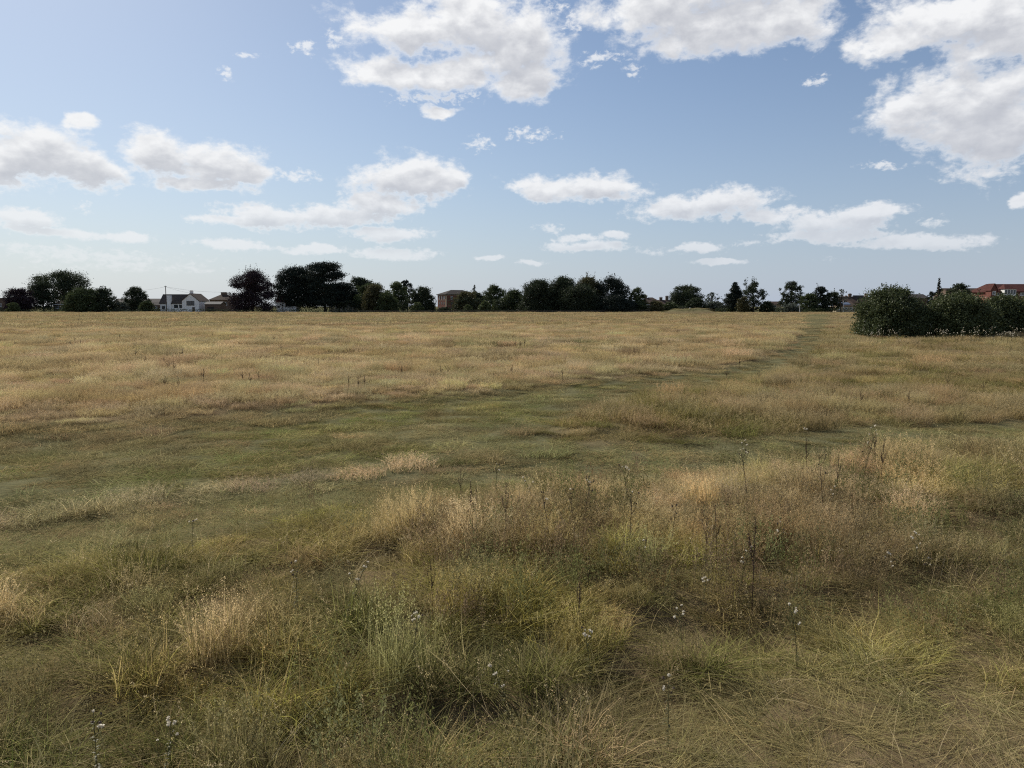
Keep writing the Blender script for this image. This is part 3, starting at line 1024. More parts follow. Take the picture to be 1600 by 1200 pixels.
def near_grass():
    K0 = dict(bent='bent', tussock='tussock', mixed='mixed', matted='matted', lawn='lawn')
    K1 = dict(bent='mbent', tussock='mtussock', mixed='mmixed', matted='mmixed', lawn='mlawn')
    K2 = dict(bent='fbent', tussock='fmixed', mixed='fmixed', matted='fmixed', lawn='flawn')
    lay(1.6, 11.0, 2 * T0 * 0.86, K0, 1.0, 'a')
    lay(10.8, 32.0, 2 * T1 * 0.88, K1, 1.0, 'b')
    lay(31.5, 95.0, 2 * T2 * 0.9, K2, 1.0, 'c', 0.78)


def far_grass():
    x, y = scatter_points(93, 360, 2 * T3 * 0.9, 0.72)
    k = (y < 281)
    x, y = x[k], y[k]
    c = cover(x, y)
    k = np.ones(len(x), bool)
    field_cover('distant_field_grass', 'far part of the dry meadow running up to the hedge', x, y, {kk: v[k] for kk, v in c.items()}, ('gbent', None), 1.0)


near_grass()
far_grass()

# ------------------------------------------------------------------ trees and bushes
LM = {}


def leafmat(key, dark, light, trans=0.24):
    LM[key] = leaf_mat('leaves_' + key, dark, tuple(c * 1.25 for c in light), trans)


leafmat('dark', (0.018, 0.025, 0.014), (0.050, 0.064, 0.030))
leafmat('pine', (0.010, 0.016, 0.012), (0.026, 0.036, 0.024), 0.08)
leafmat('green', (0.028, 0.040, 0.016), (0.075, 0.095, 0.036))
leafmat('light', (0.045, 0.062, 0.022), (0.105, 0.125, 0.050))
leafmat('olive', (0.045, 0.046, 0.018), (0.105, 0.095, 0.040))
leafmat('copper', (0.020, 0.013, 0.016), (0.042, 0.026, 0.030), 0.10)
leafmat('grey', (0.050, 0.060, 0.045), (0.110, 0.125, 0.095))
leafmat('hawthorn', (0.030, 0.044, 0.018), (0.105, 0.120, 0.048), 0.22)


def leaves(P, size, tint, rg, flat=0.0):
    """one small folded rhombus per point"""
    n = len(P)
    d = rg.normal(0, 1, (n, 3))
    d[:, 2] *= (1 - 0.5 * flat)
    d /= np.linalg.norm(d, axis=1, keepdims=True)
    s = np.cross(d, rg.normal(0, 1, (n, 3)))
    s /= np.linalg.norm(s, axis=1, keepdims=True) + 1e-9
    sz = (size * rg.uniform(0.6, 1.4, n))[:, None]
    nrm = np.cross(d, s)
    V = np.stack([P - d * sz * 0.5, P + s * sz * 0.32 + nrm * sz * 0.08, P + d * sz * 0.5, P - s * sz * 0.32 + nrm * sz * 0.08], 1).reshape(-1, 3)
    F = np.arange(n * 4).reshape(-1, 4)
    return V, F, tint


def crown_lobes(kind, W, H, cb, rg, k):
    """centres and radii (x, y, z radius) of the foliage masses; W = full width, H = full height, cb = crown base fraction"""
    out = []
    if kind in ('dome', 'airy', 'bush', 'oak'):
        n = dict(dome=46, airy=22, bush=36, oak=30)[kind]
        rl = dict(dome=0.135, airy=0.115, bush=0.145, oak=0.13)[kind]
        z0 = cb * H
        hh = H - z0
        nl = max(4, int(round(5.5 * math.sqrt(k) * min(1.25, max(0.75, hh / (0.8 * W))))))
        skip = dict(dome=0.04, airy=0.30, bush=0.05, oak=0.20)[kind]
        spots = []
        for lev in range(nl):
            s = (lev + 0.45) / nl
            if kind == 'bush':
                env = math.sqrt(max(0.02, 1 - max(0.0, s - 0.30) ** 2 / 0.49))
            elif kind == 'oak':
                env = math.sqrt(max(0.02, 1 - max(0.0, s - 0.38) ** 2 / 0.385)) * (0.72 + 0.28 * min(1, s * 2.6))
            else:
                env = math.sqrt(max(0.02, 1 - max(0.0, s - 0.36) ** 2 / 0.41)) * (0.88 + 0.12 * min(1, s * 3))
            na_ = max(3, int(round(8.5 * env * math.sqrt(k))))
            a0 = rg.uniform(0, 2 * math.pi)
            spots += [(s, env, a0 + 2 * math.pi * (q + rg.uniform(-0.25, 0.25)) / na_, 1.0) for q in range(na_)]
            spots += [(s, env, rg.uniform(0, 2 * math.pi), rg.uniform(0.1, 0.6)) for q in range(2)]
        for (s, env, a, o_) in spots:
            if rg.uniform() < skip:
                continue
            r = rl * W * rg.uniform(0.65, 1.4)
            rz = min(r * 0.85, hh * 0.3)
            rho = max(0.0, env * W / 2 - r * 0.85) * o_ * rg.uniform(0.80, 1.12)
            z = z0 + (s + rg.normal(0, 0.35) / nl) * hh
            z = min(max(z, z0 + rz * 0.5), H - rz * 0.95)
            out.append((rho * math.cos(a), rho * math.sin(a) * 0.8, z, r, rz))
        r = rl * W * 1.1
        out.append((rg.normal(0, 0.05) * W, 0, H - r * 0.8, r, r * 0.8))
    elif kind == 'pine':                                  # flat-topped layered pads
        nl = int(round(6 * math.sqrt(k)))
        for i in range(nl):
            s = (i + 0.5) / nl
            env = rg.uniform(0.82, 1.0) if s < 0.8 else 0.74
            z = H * (cb + (1 - cb) * (s + 0.03))
            a0 = rg.uniform(0, 6.28)
            for q in range(6):
                a = a0 + q * math.pi / 3 + rg.normal(0, 0.2)
                r = W * rg.uniform(0.14, 0.21)
                rz = H * rg.uniform(0.05, 0.085)
                rho = max(0, env * W / 2 - r * 0.8) * rg.uniform(0.75, 1.0)
                out.append((rho * math.cos(a), rho * math.sin(a), min(z + rg.normal(0, 0.03) * H, H - rz), r, rz))
            for q in range(2):
                out.append((rg.uniform(-0.2, 0.2) * W, rg.uniform(-0.2, 0.2) * W, min(z, H * 0.95), W * 0.18, H * 0.05))
    elif kind == 'conifer':
        n = int(38 * k)
        for i in range(n):
            s = (i + 0.5) / n
            env = (1 - s) ** 0.75
            a = rg.uniform(0, 2 * math.pi)
            r = max(0.05 * W, W * 0.26 * (1 - s * 0.75))
            rho = max(0, env * W / 2 - r * 0.7) * rg.uniform(0.5, 1.0)
            out.append((rho * math.cos(a), rho * math.sin(a), H * (cb + (1 - cb) * s * 0.97), r, min(r * 0.9, H * 0.09)))
        out.append((0, 0, H * 0.97, W * 0.04, H * 0.04))
    return out


def plant(name, label, cat, px0, px1, ptop, D, kind, mat, seed, cb=0.08, k=1.0, dens=1.0, leaf=None, gapx=0.0, trunk=True, group=None, shoots=0, base=None):
    rg = np.random.default_rng(seed)
    sc = D / F_PX
    x0, x1 = at(px0, HOR, D)[0], at(px1, HOR, D)[0]
    X = (x0 + x1) / 2
    g = gz1(X, D)
    zt = at((px0 + px1) / 2, ptop, D)[2]
    W, H = x1 - x0, zt - g
    leaf = leaf or max(0.10, min(0.46, 1.15 * sc * 1.35))
    L = crown_lobes(kind, W, H, cb, rg, k)
    tot = sum(a[3] * a[4] for a in L)
    P, T = [], []
    for (lx, ly, lz, r, rz) in L:
        n = int(dens * 2.2 * r * rz * 4 / (leaf * leaf * 0.32))
        n = max(16, min(n, 3200))
        d = rg.normal(0, 1, (n, 3))
        d /= np.linalg.norm(d, axis=1, keepdims=True)
        rad = rg.uniform(0.35, 1.0, n) ** 0.5 * (1 + 0.16 * rg.normal(0, 1, n))
        # twig clumps inside the mass
        nk = max(4, n // 26)
        kc = rg.normal(0, 1, (nk, 3)); kc /= np.linalg.norm(kc, axis=1, keepdims=True)
        j = rg.integers(0, nk, n)
        d = d * 0.45 + kc[j] * 0.85
        p = np.stack([lx + d[:, 0] * rad * r, ly + d[:, 1] * rad * r, lz + d[:, 2] * rad * rz], 1)
        ct = rg.uniform(0, 1)
        P.append(p)
        T.append(np.clip(0.30 * ct + 0.35 * rg.uniform(0, 1, nk)[j] + 0.35 * rg.uniform(0, 1, n), 0, 1))
    if shoots:                                            # thin leafy shoots standing out of the top
        for i in range(shoots):
            l = L[rg.integers(0, len(L))]
            l = max((L[rg.integers(0, len(L))] for _ in range(4)), key=lambda q: q[2])
            m = 16
            f = rg.uniform(0, 1, m)
            hx = rg.normal(0, 0.25) * W * 0.12
            bx = l[0] + rg.normal(0, 0.4) * l[3]
            ln = H * rg.uniform(0.08, 0.2)
            P.append(np.stack([bx + hx * f + rg.normal(0, leaf * 0.25, m), l[1] + rg.normal(0, leaf * 0.3, m), l[2] + l[4] * 0.7 + ln * f], 1))
            T.append(rg.uniform(0, 0.6, m))
    P, T = np.concatenate(P), np.concatenate(T)
    # spread the masses to the full width and height
    lo, hi = np.percentile(P[:, 0], [0.6, 99.4])
    P[:, 0] = (P[:, 0] - (lo + hi) / 2) * W / (hi - lo)
    sx = W / (hi - lo)
    P[:, 1] *= sx
    sz = H / np.percentile(P[:, 2], 99.7)
    P[:, 2] *= sz
    L = [(l[0] * sx, l[1] * sx, l[2] * sz, l[3] * sx, l[4] * sz) for l in L]
    keep = P[:, 2] > 0.03
    P, T = P[keep], T[keep]
    V, F, T = leaves(P, leaf, T, rg)
    root = empty(name, (X, D, g))
    me = mesh_np('crown', V, F, None, {'tint': T}, LM[mat])
    link('crown' if trunk else 'foliage', me, root)
    # trunk and limbs
    m = MB()
    tr = max(0.04, 0.030 * H * (0.7 if kind == 'bush' else 1.0))
    top = H * (0.80 if kind in ('conifer', 'pine') else 0.55)
    lean = rg.normal(0, 0.03, 2) * H
    tp = [(lean[0] * t, lean[1] * t, -0.15 + (top + 0.15) * t) for t in (0, 0.12, 0.4, 0.7, 1.0)]
    m.tube(tp, [tr * 1.35, tr, tr * 0.8, tr * 0.55, tr * 0.25], 7)
    for l in sorted(L, key=lambda q: -q[3])[:12 if kind != 'conifer' else 6]:
        zs = min(top * 0.9, max(0.12 * H, l[2] * rg.uniform(0.35, 0.7)))
        f = zs / top
        p0 = np.array([lean[0] * f, lean[1] * f, zs])
        p2 = np.array(l[:3])
        p1 = (p0 + p2) / 2 + np.array([0, 0, 0.06 * H * rg.uniform(-0.5, 1)])
        m.tube([p0, p1, p2], [tr * 0.5, tr * 0.32, tr * 0.1], 5)
    m.build('trunk' if trunk else 'stem', M['bark'], root)
    tag(root, label, cat, group)
    return root


TREES = [
    # name, label, px0, px1, top, distance, kind, leaves, options
    ('copper_tree', 'dark purple rounded tree beside the flat-roofed building at the meadow edge', 8, 52, 451, 292, 'dome', 'copper', dict(cb=0.1)),
    ('domed_tree', 'broad domed tree with sky showing through its crown, towering over a low bungalow', 56, 141, 424, 312, 'airy', 'dark', dict(cb=0.28, k=2.0, dens=0.8)),
    ('leafy_tree', 'dark leafy tree on the purple tree side of the bungalow', 50, 86, 440, 302, 'oak', 'dark', dict(cb=0.1, dens=0.75)),
    ('willow_bush', 'ragged grey-green willow-like bush in front of the broad domed tree', 104, 158, 450, 286, 'bush', 'green', dict(cb=0.02, shoots=10)),
    ('sallow_bush', 'ragged dull green bush with thin upright shoots beside the willow-like bush', 143, 181, 449, 288, 'bush', 'dark', dict(cb=0.02, shoots=22, dens=0.7)),
    ('garden_shrub', 'low bright green shrub below the purple rounded tree', 12, 30, 473, 284, 'bush', 'light', dict(cb=0.0)),
    ('round_tree', 'small round dark green tree standing alone near the telegraph pole', 194, 232, 449, 300, 'dome', 'dark', dict(cb=0.05)),
    ('garden_shrub', 'low green shrub at the lone round tree, by the white house lean-to', 219, 240, 470, 288, 'bush', 'green', dict(cb=0.0)),
    ('garden_shrub', 'pale green low shrub between the ragged bushes and the lone round tree', 178, 200, 472, 290, 'bush', 'grey', dict(cb=0.0)),
    ('copper_beech', 'large dark purple copper beech with a feathery top next to the brown house', 362, 427, 422, 290, 'dome', 'copper', dict(cb=0.06, dens=0.95, shoots=12)),
    ('pine_tree', 'massive dark pine with a rounded side next to the copper beech', 430, 500, 418, 302, 'dome', 'pine', dict(cb=0.12, k=1.3)),
    ('cedar_tree', 'tallest dark tree, flat-topped with layered boughs', 478, 538, 411, 298, 'pine', 'pine', dict(cb=0.12, k=1.9, dens=1.3)),
    ('yew_tree', 'squat dark evergreen at the foot of the layered flat-topped tree', 500, 560, 442, 305, 'bush', 'pine', dict(cb=0.2)),
    ('broadleaf_tree', 'dark smooth domed tree behind the mottled brown-green bush', 543, 586, 434, 322, 'dome', 'dark', dict(cb=0.1)),
    ('broadleaf_tree', 'bluish dark tree between the domed tree and the brown-green bush', 556, 600, 443, 300, 'dome', 'green', dict(cb=0.05)),
    ('hazel_bush', 'brown-green mottled large bush in the middle of the garden trees', 566, 604, 445, 291, 'bush', 'olive', dict(cb=0.02)),
    ('hazel_bush', 'rounded mid green bush in front of the mottled brown-green bush', 587, 622, 457, 286, 'bush', 'green', dict(cb=0.02)),
    ('ash_tree', 'bright green broad tree behind the rounded green bush', 602, 640, 441, 306, 'dome', 'light', dict(cb=0.08)),
    ('scots_pine', 'small-headed dark pine rising above the bright green tree', 625, 648, 438, 318, 'oak', 'pine', dict(cb=0.35)),
    ('oak_tree', 'dark dense tree sloping down towards the brick block', 640, 679, 449, 294, 'bush', 'dark', dict(cb=0.03, shoots=6)),
    ('garden_shrub', 'pale green shrub below the dark tree near the brick block', 642, 662, 473, 286, 'bush', 'light', dict(cb=0.0)),
    ('garden_shrub', 'low dark green shrub at the foot of the brick block', 684, 706, 480, 300, 'bush', 'dark', dict(cb=0.0)),
    ('thorn_tree', 'brownish green tree hiding one end of the brick block', 708, 744, 456, 300, 'bush', 'olive', dict(cb=0.02)),
    ('spire_tree', 'thin spired conifer poking out above the trees by the brick block', 734, 750, 446, 318, 'conifer', 'dark', dict(cb=0.2, dens=0.8)),
    ('dark_tree', 'dark green tree below the thin spired conifer', 728, 762, 457, 308, 'bush', 'dark', dict(cb=0.02)),
    ('lime_tree', 'smooth domed mid green tree beyond two pale young trees', 754, 792, 446, 306, 'dome', 'green', dict(cb=0.04)),
    ('young_tree', 'pale young tree, the broader of two in front of the smooth domed tree', 748, 766, 470, 284, 'bush', 'light', dict(cb=0.0)),
    ('young_tree', 'pale pointed young tree, the slimmer of two in front of the smooth domed tree', 768, 779, 468, 284, 'conifer', 'light', dict(cb=0.0)),
    ('garden_shrub', 'small pale bush at the thorn tree foot near the brick block', 724, 738, 476, 286, 'bush', 'light', dict(cb=0.0)),
    ('field_maple', 'medium green tree joining the smooth domed tree to the dense copse', 782, 822, 453, 300, 'bush', 'green', dict(cb=0.02, shoots=8)),
    ('copse_tree', 'dense dark dome at the brick block end of the copse', 814, 868, 438, 288, 'bush', 'dark', dict(cb=0.01, k=1.3)),
    ('copse_tree', 'dark high dome in the middle of the copse', 852, 905, 434, 292, 'bush', 'dark', dict(cb=0.01, k=1.3, shoots=6)),
    ('copse_tree', 'olive-topped tree in the copse beside the spiky-topped tree', 893, 944, 433, 294, 'bush', 'olive', dict(cb=0.05, k=1.2, shoots=8)),
    ('copse_tree', 'low dark tree filling the front of the copse', 872, 938, 446, 286, 'bush', 'dark', dict(cb=0.0, k=1.3)),
    ('copse_tree', 'spiky-topped dark tree with sky showing through at the end of the copse', 930, 981, 432, 290, 'oak', 'pine', dict(cb=0.02, k=1.3, shoots=26, dens=0.8)),
    ('copse_bush', 'low dark bush under the spiky-topped copse tree', 930, 992, 462, 284, 'bush', 'pine', dict(cb=0.0)),
    ('holly_tree', 'dark green dome standing just off the end of the copse', 980, 1010, 450, 288, 'dome', 'green', dict(cb=0.02)),
    ('garden_shrub', 'green bush between the copse end and the brown hipped roof', 990, 1014, 474, 284, 'bush', 'green', dict(cb=0.0)),
    ('apple_tree', 'small olive-brown tree in front of the brown hipped roof', 1014, 1036, 470, 282, 'bush', 'olive', dict(cb=0.15)),
    ('spreading_oak', 'wide low-domed oak behind the grassy mound, among chimneys', 1048, 1097, 446, 330, 'oak', 'dark', dict(cb=0.22, k=1.2)),
    ('garden_shrub', 'dark rounded bush behind the crest of the grassy mound', 1072, 1104, 466, 300, 'bush', 'dark', dict(cb=0.0)),
    ('garden_shrub', 'flat dark shrub behind the mound next to the olive-brown tree', 1034, 1060, 472, 298, 'bush', 'green', dict(cb=0.0)),
    ('birch_tree', 'small thin-crowned tree with sky showing through, past the wide oak', 1101, 1123, 457, 310, 'airy', 'grey', dict(cb=0.3, dens=0.45)),
    ('garden_shrub', 'grey-green shrub below the small thin-crowned tree', 1098, 1132, 471, 300, 'bush', 'grey', dict(cb=0.0)),
    ('cypress_tree', 'dense dark conical evergreen next to the tall open tree', 1130, 1165, 442, 292, 'conifer', 'pine', dict(cb=0.02, k=1.8, dens=1.5)),
    ('poplar_tree', 'tall open tree with ragged top, beside the dense conical evergreen', 1160, 1195, 436, 284, 'oak', 'dark', dict(cb=0.05, k=1.2, shoots=14, dens=0.8)),
    ('hazel_bush', 'olive bush at the foot of the dense conical evergreen', 1150, 1172, 464, 280, 'bush', 'olive', dict(cb=0.0)),
    ('garden_shrub', 'low grey-green shrub row end beside the tall open tree', 1188, 1210, 471, 286, 'bush', 'dark', dict(cb=0.0)),
    ('garden_tree', 'puffy open-crowned tree standing clear above the low pale building', 1218, 1255, 440, 300, 'airy', 'dark', dict(cb=0.22, k=1.2, dens=0.85)),
    ('garden_shrub', 'broad grey-green bush under the puffy open-crowned tree', 1222, 1252, 474, 284, 'bush', 'grey', dict(cb=0.0)),
    ('sallow_bush', 'blue-green rounded bush between the puffy tree and the dark tree by the terrace', 1250, 1280, 459, 290, 'bush', 'green', dict(cb=0.0)),
    ('dark_tree', 'dark spreading tree at the end of the chimneyed terrace', 1266, 1296, 448, 292, 'bush', 'pine', dict(cb=0.03, shoots=4)),
    ('dark_tree', 'lower dark limb-like tree leaning towards the terrace chimneys', 1285, 1313, 456, 290, 'oak', 'dark', dict(cb=0.1, shoots=6)),
    ('sapling', 'thin wispy sapling in front of the terrace wall', 1306, 1322, 452, 286, 'airy', 'grey', dict(cb=0.4, dens=0.25, k=0.6)),
    ('spruce_tree', 'dark pointed spruce rising behind the hawthorn bushes', 1455, 1474, 436, 150, 'conifer', 'pine', dict(cb=0.05, k=1.4, dens=1.2)),
    ('umbrella_tree', 'dark flat-domed tree rising behind the hawthorns, near the long grey roof', 1482, 1514, 443, 170, 'oak', 'dark', dict(cb=0.5)),
    ('garden_shrub', 'small dark round bush peeping over the gap between two hawthorns', 1444, 1462, 456, 120, 'bush', 'pine', dict(cb=0.02)),
]
for i, (nm, lb, a, b, tp, D, kd, mt, op) in enumerate(TREES):
    cat = 'tree' if any(w in nm for w in ('tree', 'beech', 'pine', 'maple', 'sapling', 'oak')) else 'bush'
    plant(nm, lb, cat, a, b, tp, D, kd, mt, 100 + i, **op)

# hawthorn bushes on the right, much nearer
HAW = [
    ('rounded hawthorn bush at the path side of the row, with bare twigs on top', 1346, 1447, 450, 66, 201, 40),
    ('broad hawthorn bush in the middle of the row, beyond a narrow gap', 1452, 1548, 459, 65, 202, 26),
    ('dark hawthorn bush with a hollow, under the red-roofed building', 1528, 1606, 462, 67, 203, 22),
    ('hawthorn bush carrying the row on past the red-roofed building', 1590, 1700, 458, 66, 204, 26),
]
for lb, a, b, tp, D, sd, sh in HAW:
    plant('hawthorn_bush', lb, 'bush', a, b, tp, D, 'bush', 'hawthorn', sd, cb=0.0, k=2.0, dens=1.0, leaf=0.14, shoots=sh, trunk=False)


# ---- hedges
def hedge(name, label, px0, px1, D0, D1, h, mat, seed, t=1.0, leaf=0.34, dens=1.0):
    rg = np.random.default_rng(seed)
    A, B = at(px0, HOR, D0), at(px1, HOR, D1)
    L = math.hypot(B[0] - A[0], D1 - D0)
    n = int(dens * L * (h * 2 + t) * 9 * (0.34 / leaf) ** 2)
    f = rg.uniform(0, 1, n)
    hh = h * (0.75 + 0.5 * fbm(f * L / 6, f * 0 + seed, seed, 3))
    z = hh * rg.uniform(0, 1, n) ** 0.7
    yo = rg.uniform(-t / 2, t / 2, n)
    x = A[0] + (B[0] - A[0]) * f
    y = D0 + (D1 - D0) * f + yo
    P = np.stack([x, y, z + gz(x, y)], 1)
    T = np.clip(0.5 * fbm(f * L / 3, z, seed + 1, 2) + 0.5 * rg.uniform(0, 1, n), 0, 1)
    V, F, T = leaves(P, leaf, T, rg)
    root = empty(name, (A[0], D0, gz1(A[0], D0)))
    V = V - np.array([A[0], D0, gz1(A[0], D0)])
    link('foliage', mesh_np('foliage', V, F, None, {'tint': T}, LM[mat]), root)
    m = MB()
    for q in np.linspace(0.01, 0.99, max(4, int(L / 2.5))):
        x, y = A[0] + (B[0] - A[0]) * q, D0 + (D1 - D0) * q
        z = gz1(x, y)
        m.tube([(x - A[0], y - D0, z - 0.1 - gz1(A[0], D0)), (x - A[0] + 0.1, y - D0, z + h * 0.7 - gz1(A[0], D0))], [0.05, 0.025], 5)
    tag(m.build('stem', M['bark'], root), kind='stuff')
    tag(root, label, 'hedge')


hedge('clipped_hedge', 'low dark clipped hedge along the meadow edge in front of the white houses', -90, 560, 284, 284, 1.15, 'dark', 301)
hedge('clipped_hedge', 'low dark hedge along the meadow edge below the copse', 555, 1010, 284, 284, 0.95, 'dark', 302)
hedge('garden_hedge', 'rough green hedge between the grassy mound and the terrace', 1118, 1345, 288, 282, 1.7, 'green', 303, 1.2)
hedge('bramble_hedge', 'untidy dark hedge behind the grassy mound', 1008, 1135, 300, 298, 2.6, 'dark', 304, 1.4)
hedge('boundary_hedge', 'tall dark hedge behind the hawthorns below the long grey roof', 1390, 1640, 130, 130, 2.3, 'dark', 305, 1.5, 0.25)
hedge('shrub_belt', 'dense dark shrub belt below the garden trees and the flat-topped tree', 455, 682, 296, 296, 4.6, 'dark', 306, 2.5, 0.5)
hedge('shrub_belt', 'dense dark shrub belt filling the foot of the copse', 700, 1000, 296, 296, 5.2, 'dark', 307, 3.0, 0.5)
hedge('shrub_belt', 'uneven dark shrub belt below the domed tree and ragged bushes', -60, 250, 296, 296, 2.0, 'dark', 308, 2.0, 0.45)
hedge('shrub_belt', 'uneven grey-green shrub belt below the puffy tree and terrace', 1185, 1300, 294, 294, 2.2, 'green', 309, 2.0, 0.45)
hedge('shrub_belt', 'high dark undergrowth knitting the copse domes together', 808, 975, 298, 298, 7.2, 'dark', 310, 3.0, 0.5, 0.8)

# ------------------------------------------------------------------ buildings
def window(root, x0, x1, z0, z1, y, frame='whitepaint', bars=1, depth=0.06):
    """window in a wall that faces -y: frame ring, glazing bars, pane"""
    f = 0.09
    m = MB()
    m.box(x0, x1, y - depth, y + 0.02, z1 - f, z1).box(x0, x1, y - depth, y + 0.02, z0, z0 + f)
    m.box(x0, x0 + f, y - depth + 0.003, y + 0.02, z0 + f, z1 - f).box(x1 - f, x1, y - depth + 0.003, y + 0.02, z0 + f, z1 - f)
    for i in range(bars):
        xm = x0 + (x1 - x0) * (i + 1) / (bars + 1)
        m.box(xm - 0.04, xm + 0.04, y - depth + 0.006, y + 0.02, z0 + f, z1 - f)
    w = m.build('window', M[frame], root)
    part('pane', M['glass'], w, (x0 + f * 0.9, x1 - f * 0.9, y - 0.012, y + 0.01, z0 + f * 0.9, z1 - f * 0.9))
    part('sill', M[frame], w, (x0 - 0.06, x1 + 0.06, y - depth - 0.08, y + 0.02, z0 - 0.07, z0 - 0.003))
    return w


def chimney(root, x, y, z0, z1, w=0.8, d=0.8, mat='brownbrick', pots=2, ph=0.45):
    m = MB().box(x - w / 2, x + w / 2, y - d / 2, y + d / 2, z0, z1 - 0.25).box(x - w / 2 - 0.07, x + w / 2 + 0.07, y - d / 2 - 0.07, y + d / 2 + 0.07, z1 - 0.25, z1)
    c = m.build('chimney', M[mat], root)
    for i in range(pots):
        xx = x + (i - (pots - 1) / 2) * w / max(pots, 1)
        MB().tube([(xx, y, z1 - 0.02), (xx, y, z1 + ph)], [0.13, 0.11], 8).build('pot', M['pot'], c)
    return c


def house_root(name, px, D, label, cat='house', rz=0.0):
    x = at(px, HOR, D)[0]
    r = empty(name, (x, D, gz1(x, D) - 0.05), rz)
    tag(r, label, cat)
    return r, x, gz1(x, D) - 0.05


def hz(py, D, g):
    return at(800, py, D)[2] - g


# --- white house with the gable
D = 300
r, X, g = house_root('white_house', 282, D, 'white rendered house with dark roof and a front gable, beside the telegraph pole')
s = D / F_PX
lx = lambda p: (p - 282) * s
ze, zr = hz(473.5, D, g), hz(460, D, g)
m = MB().gable(lx(250.5), lx(290), 0, 7.4, 0, ze, zr, 'x')
m.build('wall', M['white'], r)
MB().gable(lx(289), lx(315), -2.6, 7.3, 0, hz(470, D, g), hz(459.3, D, g), 'y').build('gable_wall', M['white'], r)
MB().roof_gable(lx(250.5), lx(289), 0, 7.4, ze, zr, 'x').build('roof', M['slate'], r)
MB().roof_gable(lx(289), lx(315), -2.6, 7.3, hz(470, D, g), hz(459.3, D, g), 'y', 0.3, 0.2).build('gable_roof', M['brownroof'], r)
chimney(r, lx(294), 3.7, hz(462, D, g), hz(455, D, g), 1.1, 0.9, 'white', 3, 0.4)
part('chimney_breast', M['white'], r, (lx(262), lx(268), -0.55, 0.6, 0, hz(461.5, D, g)))
window(r, lx(296), lx(308), hz(477, D, g), hz(470.2, D, g), -2.6, 'slate', 2)
window(r, lx(272), lx(278), hz(481, D, g), hz(476, D, g), 0, 'slate', 1)
window(r, lx(280), lx(286), hz(481, D, g), hz(476, D, g), 0, 'slate', 1)
window(r, lx(253), lx(258), hz(483, D, g), hz(478, D, g), 0, 'slate', 1)
part('door', M['timber'], r, (lx(304.5), lx(308.5), -2.66, -2.58, 0, 2.1))
# lean-to and outhouse
m = MB().gable(lx(233), lx(248), 1.0, 5.5, 0, hz(477, D, g), hz(472, D, g), 'x')
m.build('outhouse_wall', M['brownbrick'], r)
MB().roof_gable(lx(233), lx(248), 1.0, 5.5, hz(477, D, g), hz(472, D, g), 'x', 0.2).build('outhouse_roof', M['slate'], r)
window(r, lx(241), lx(244), hz(482, D, g), hz(478.5, D, g), 1.0)

# --- garage in front of the brown house
D = 298
r, X, g = house_root('garage', 332, D, 'low dark garage with a pale grey roof between white house and brown house', 'garage')
s = D / F_PX
lx = lambda p: (p - 332) * s
MB().gable(lx(320), lx(344), 0, 6, 0, hz(475.5, D, g), hz(471.8, D, g), 'x').build('wall', M['brownbrick'], r)
MB().roof_gable(lx(320), lx(344), 0, 6, hz(475.5, D, g), hz(471.8, D, g), 'x', 0.25).build('roof', M['greyroof'], r)
part('door', M['slate'], r, (lx(324), lx(334), -0.04, 0.02, 0, 2.1))

# --- brown hipped house
D = 325
r, X, g = house_root('brown_house', 344, D, 'brown brick house with a pyramid roof and one fat central chimney')
s = D / F_PX
lx = lambda p: (p - 344) * s
part('wall', M['brownbrick'], r, (lx(328), lx(362), 0, 9, 0, hz(469, D, g)))
MB().roof_hip(lx(328), lx(362), 0, 9, hz(469, D, g), hz(459, D, g), lx(342) - lx(328)).build('roof', M['brownroof'], r)
chimney(r, lx(344.5), 4.5, hz(461, D, g), hz(456.5, D, g), 2.3, 1.0, 'brownbrick', 4, 0.15)
for p in (332, 340, 350):
    window(r, lx(p), lx(p + 5), hz(477, D, g), hz(472, D, g), 0, 'whitepaint', 1)

# --- white cottage with maroon roof
D = 296
r, X, g = house_root('white_cottage', 445, D, 'white cottage with a maroon tiled roof half hidden by the dark pine')
s = D / F_PX
lx = lambda p: (p - 445) * s
MB().gable(lx(432), lx(446), 0, 6, 0, hz(472, D, g), hz(461.5, D, g), 'x').build('wall', M['white'], r)
MB().roof_gable(lx(432), lx(446), 0, 6, hz(472, D, g), hz(461.5, D, g), 'x', 0.15).build('roof', M['maroonroof'], r)
MB().gable(lx(446.2), lx(462), 0.5, 5.5, 0, hz(478.5, D, g), hz(474, D, g), 'x').build('annex_wall', M['white'], r)
MB().roof_gable(lx(446.6), lx(462), 0.5, 5.5, hz(478.5, D, g), hz(474, D, g), 'x', 0.15).build('annex_roof', M['slate'], r)
chimney(r, lx(445), 3, hz(466, D, g), hz(460.5, D, g), 0.8, 0.8, 'white', 1)
window(r, lx(433.5), lx(437), hz(481, D, g), hz(478, D, g), 0, 'slate', 0)
part('drainpipe', M['slate'], r, (lx(441.5), lx(442), -0.1, -0.005, 0, hz(473, D, g)))

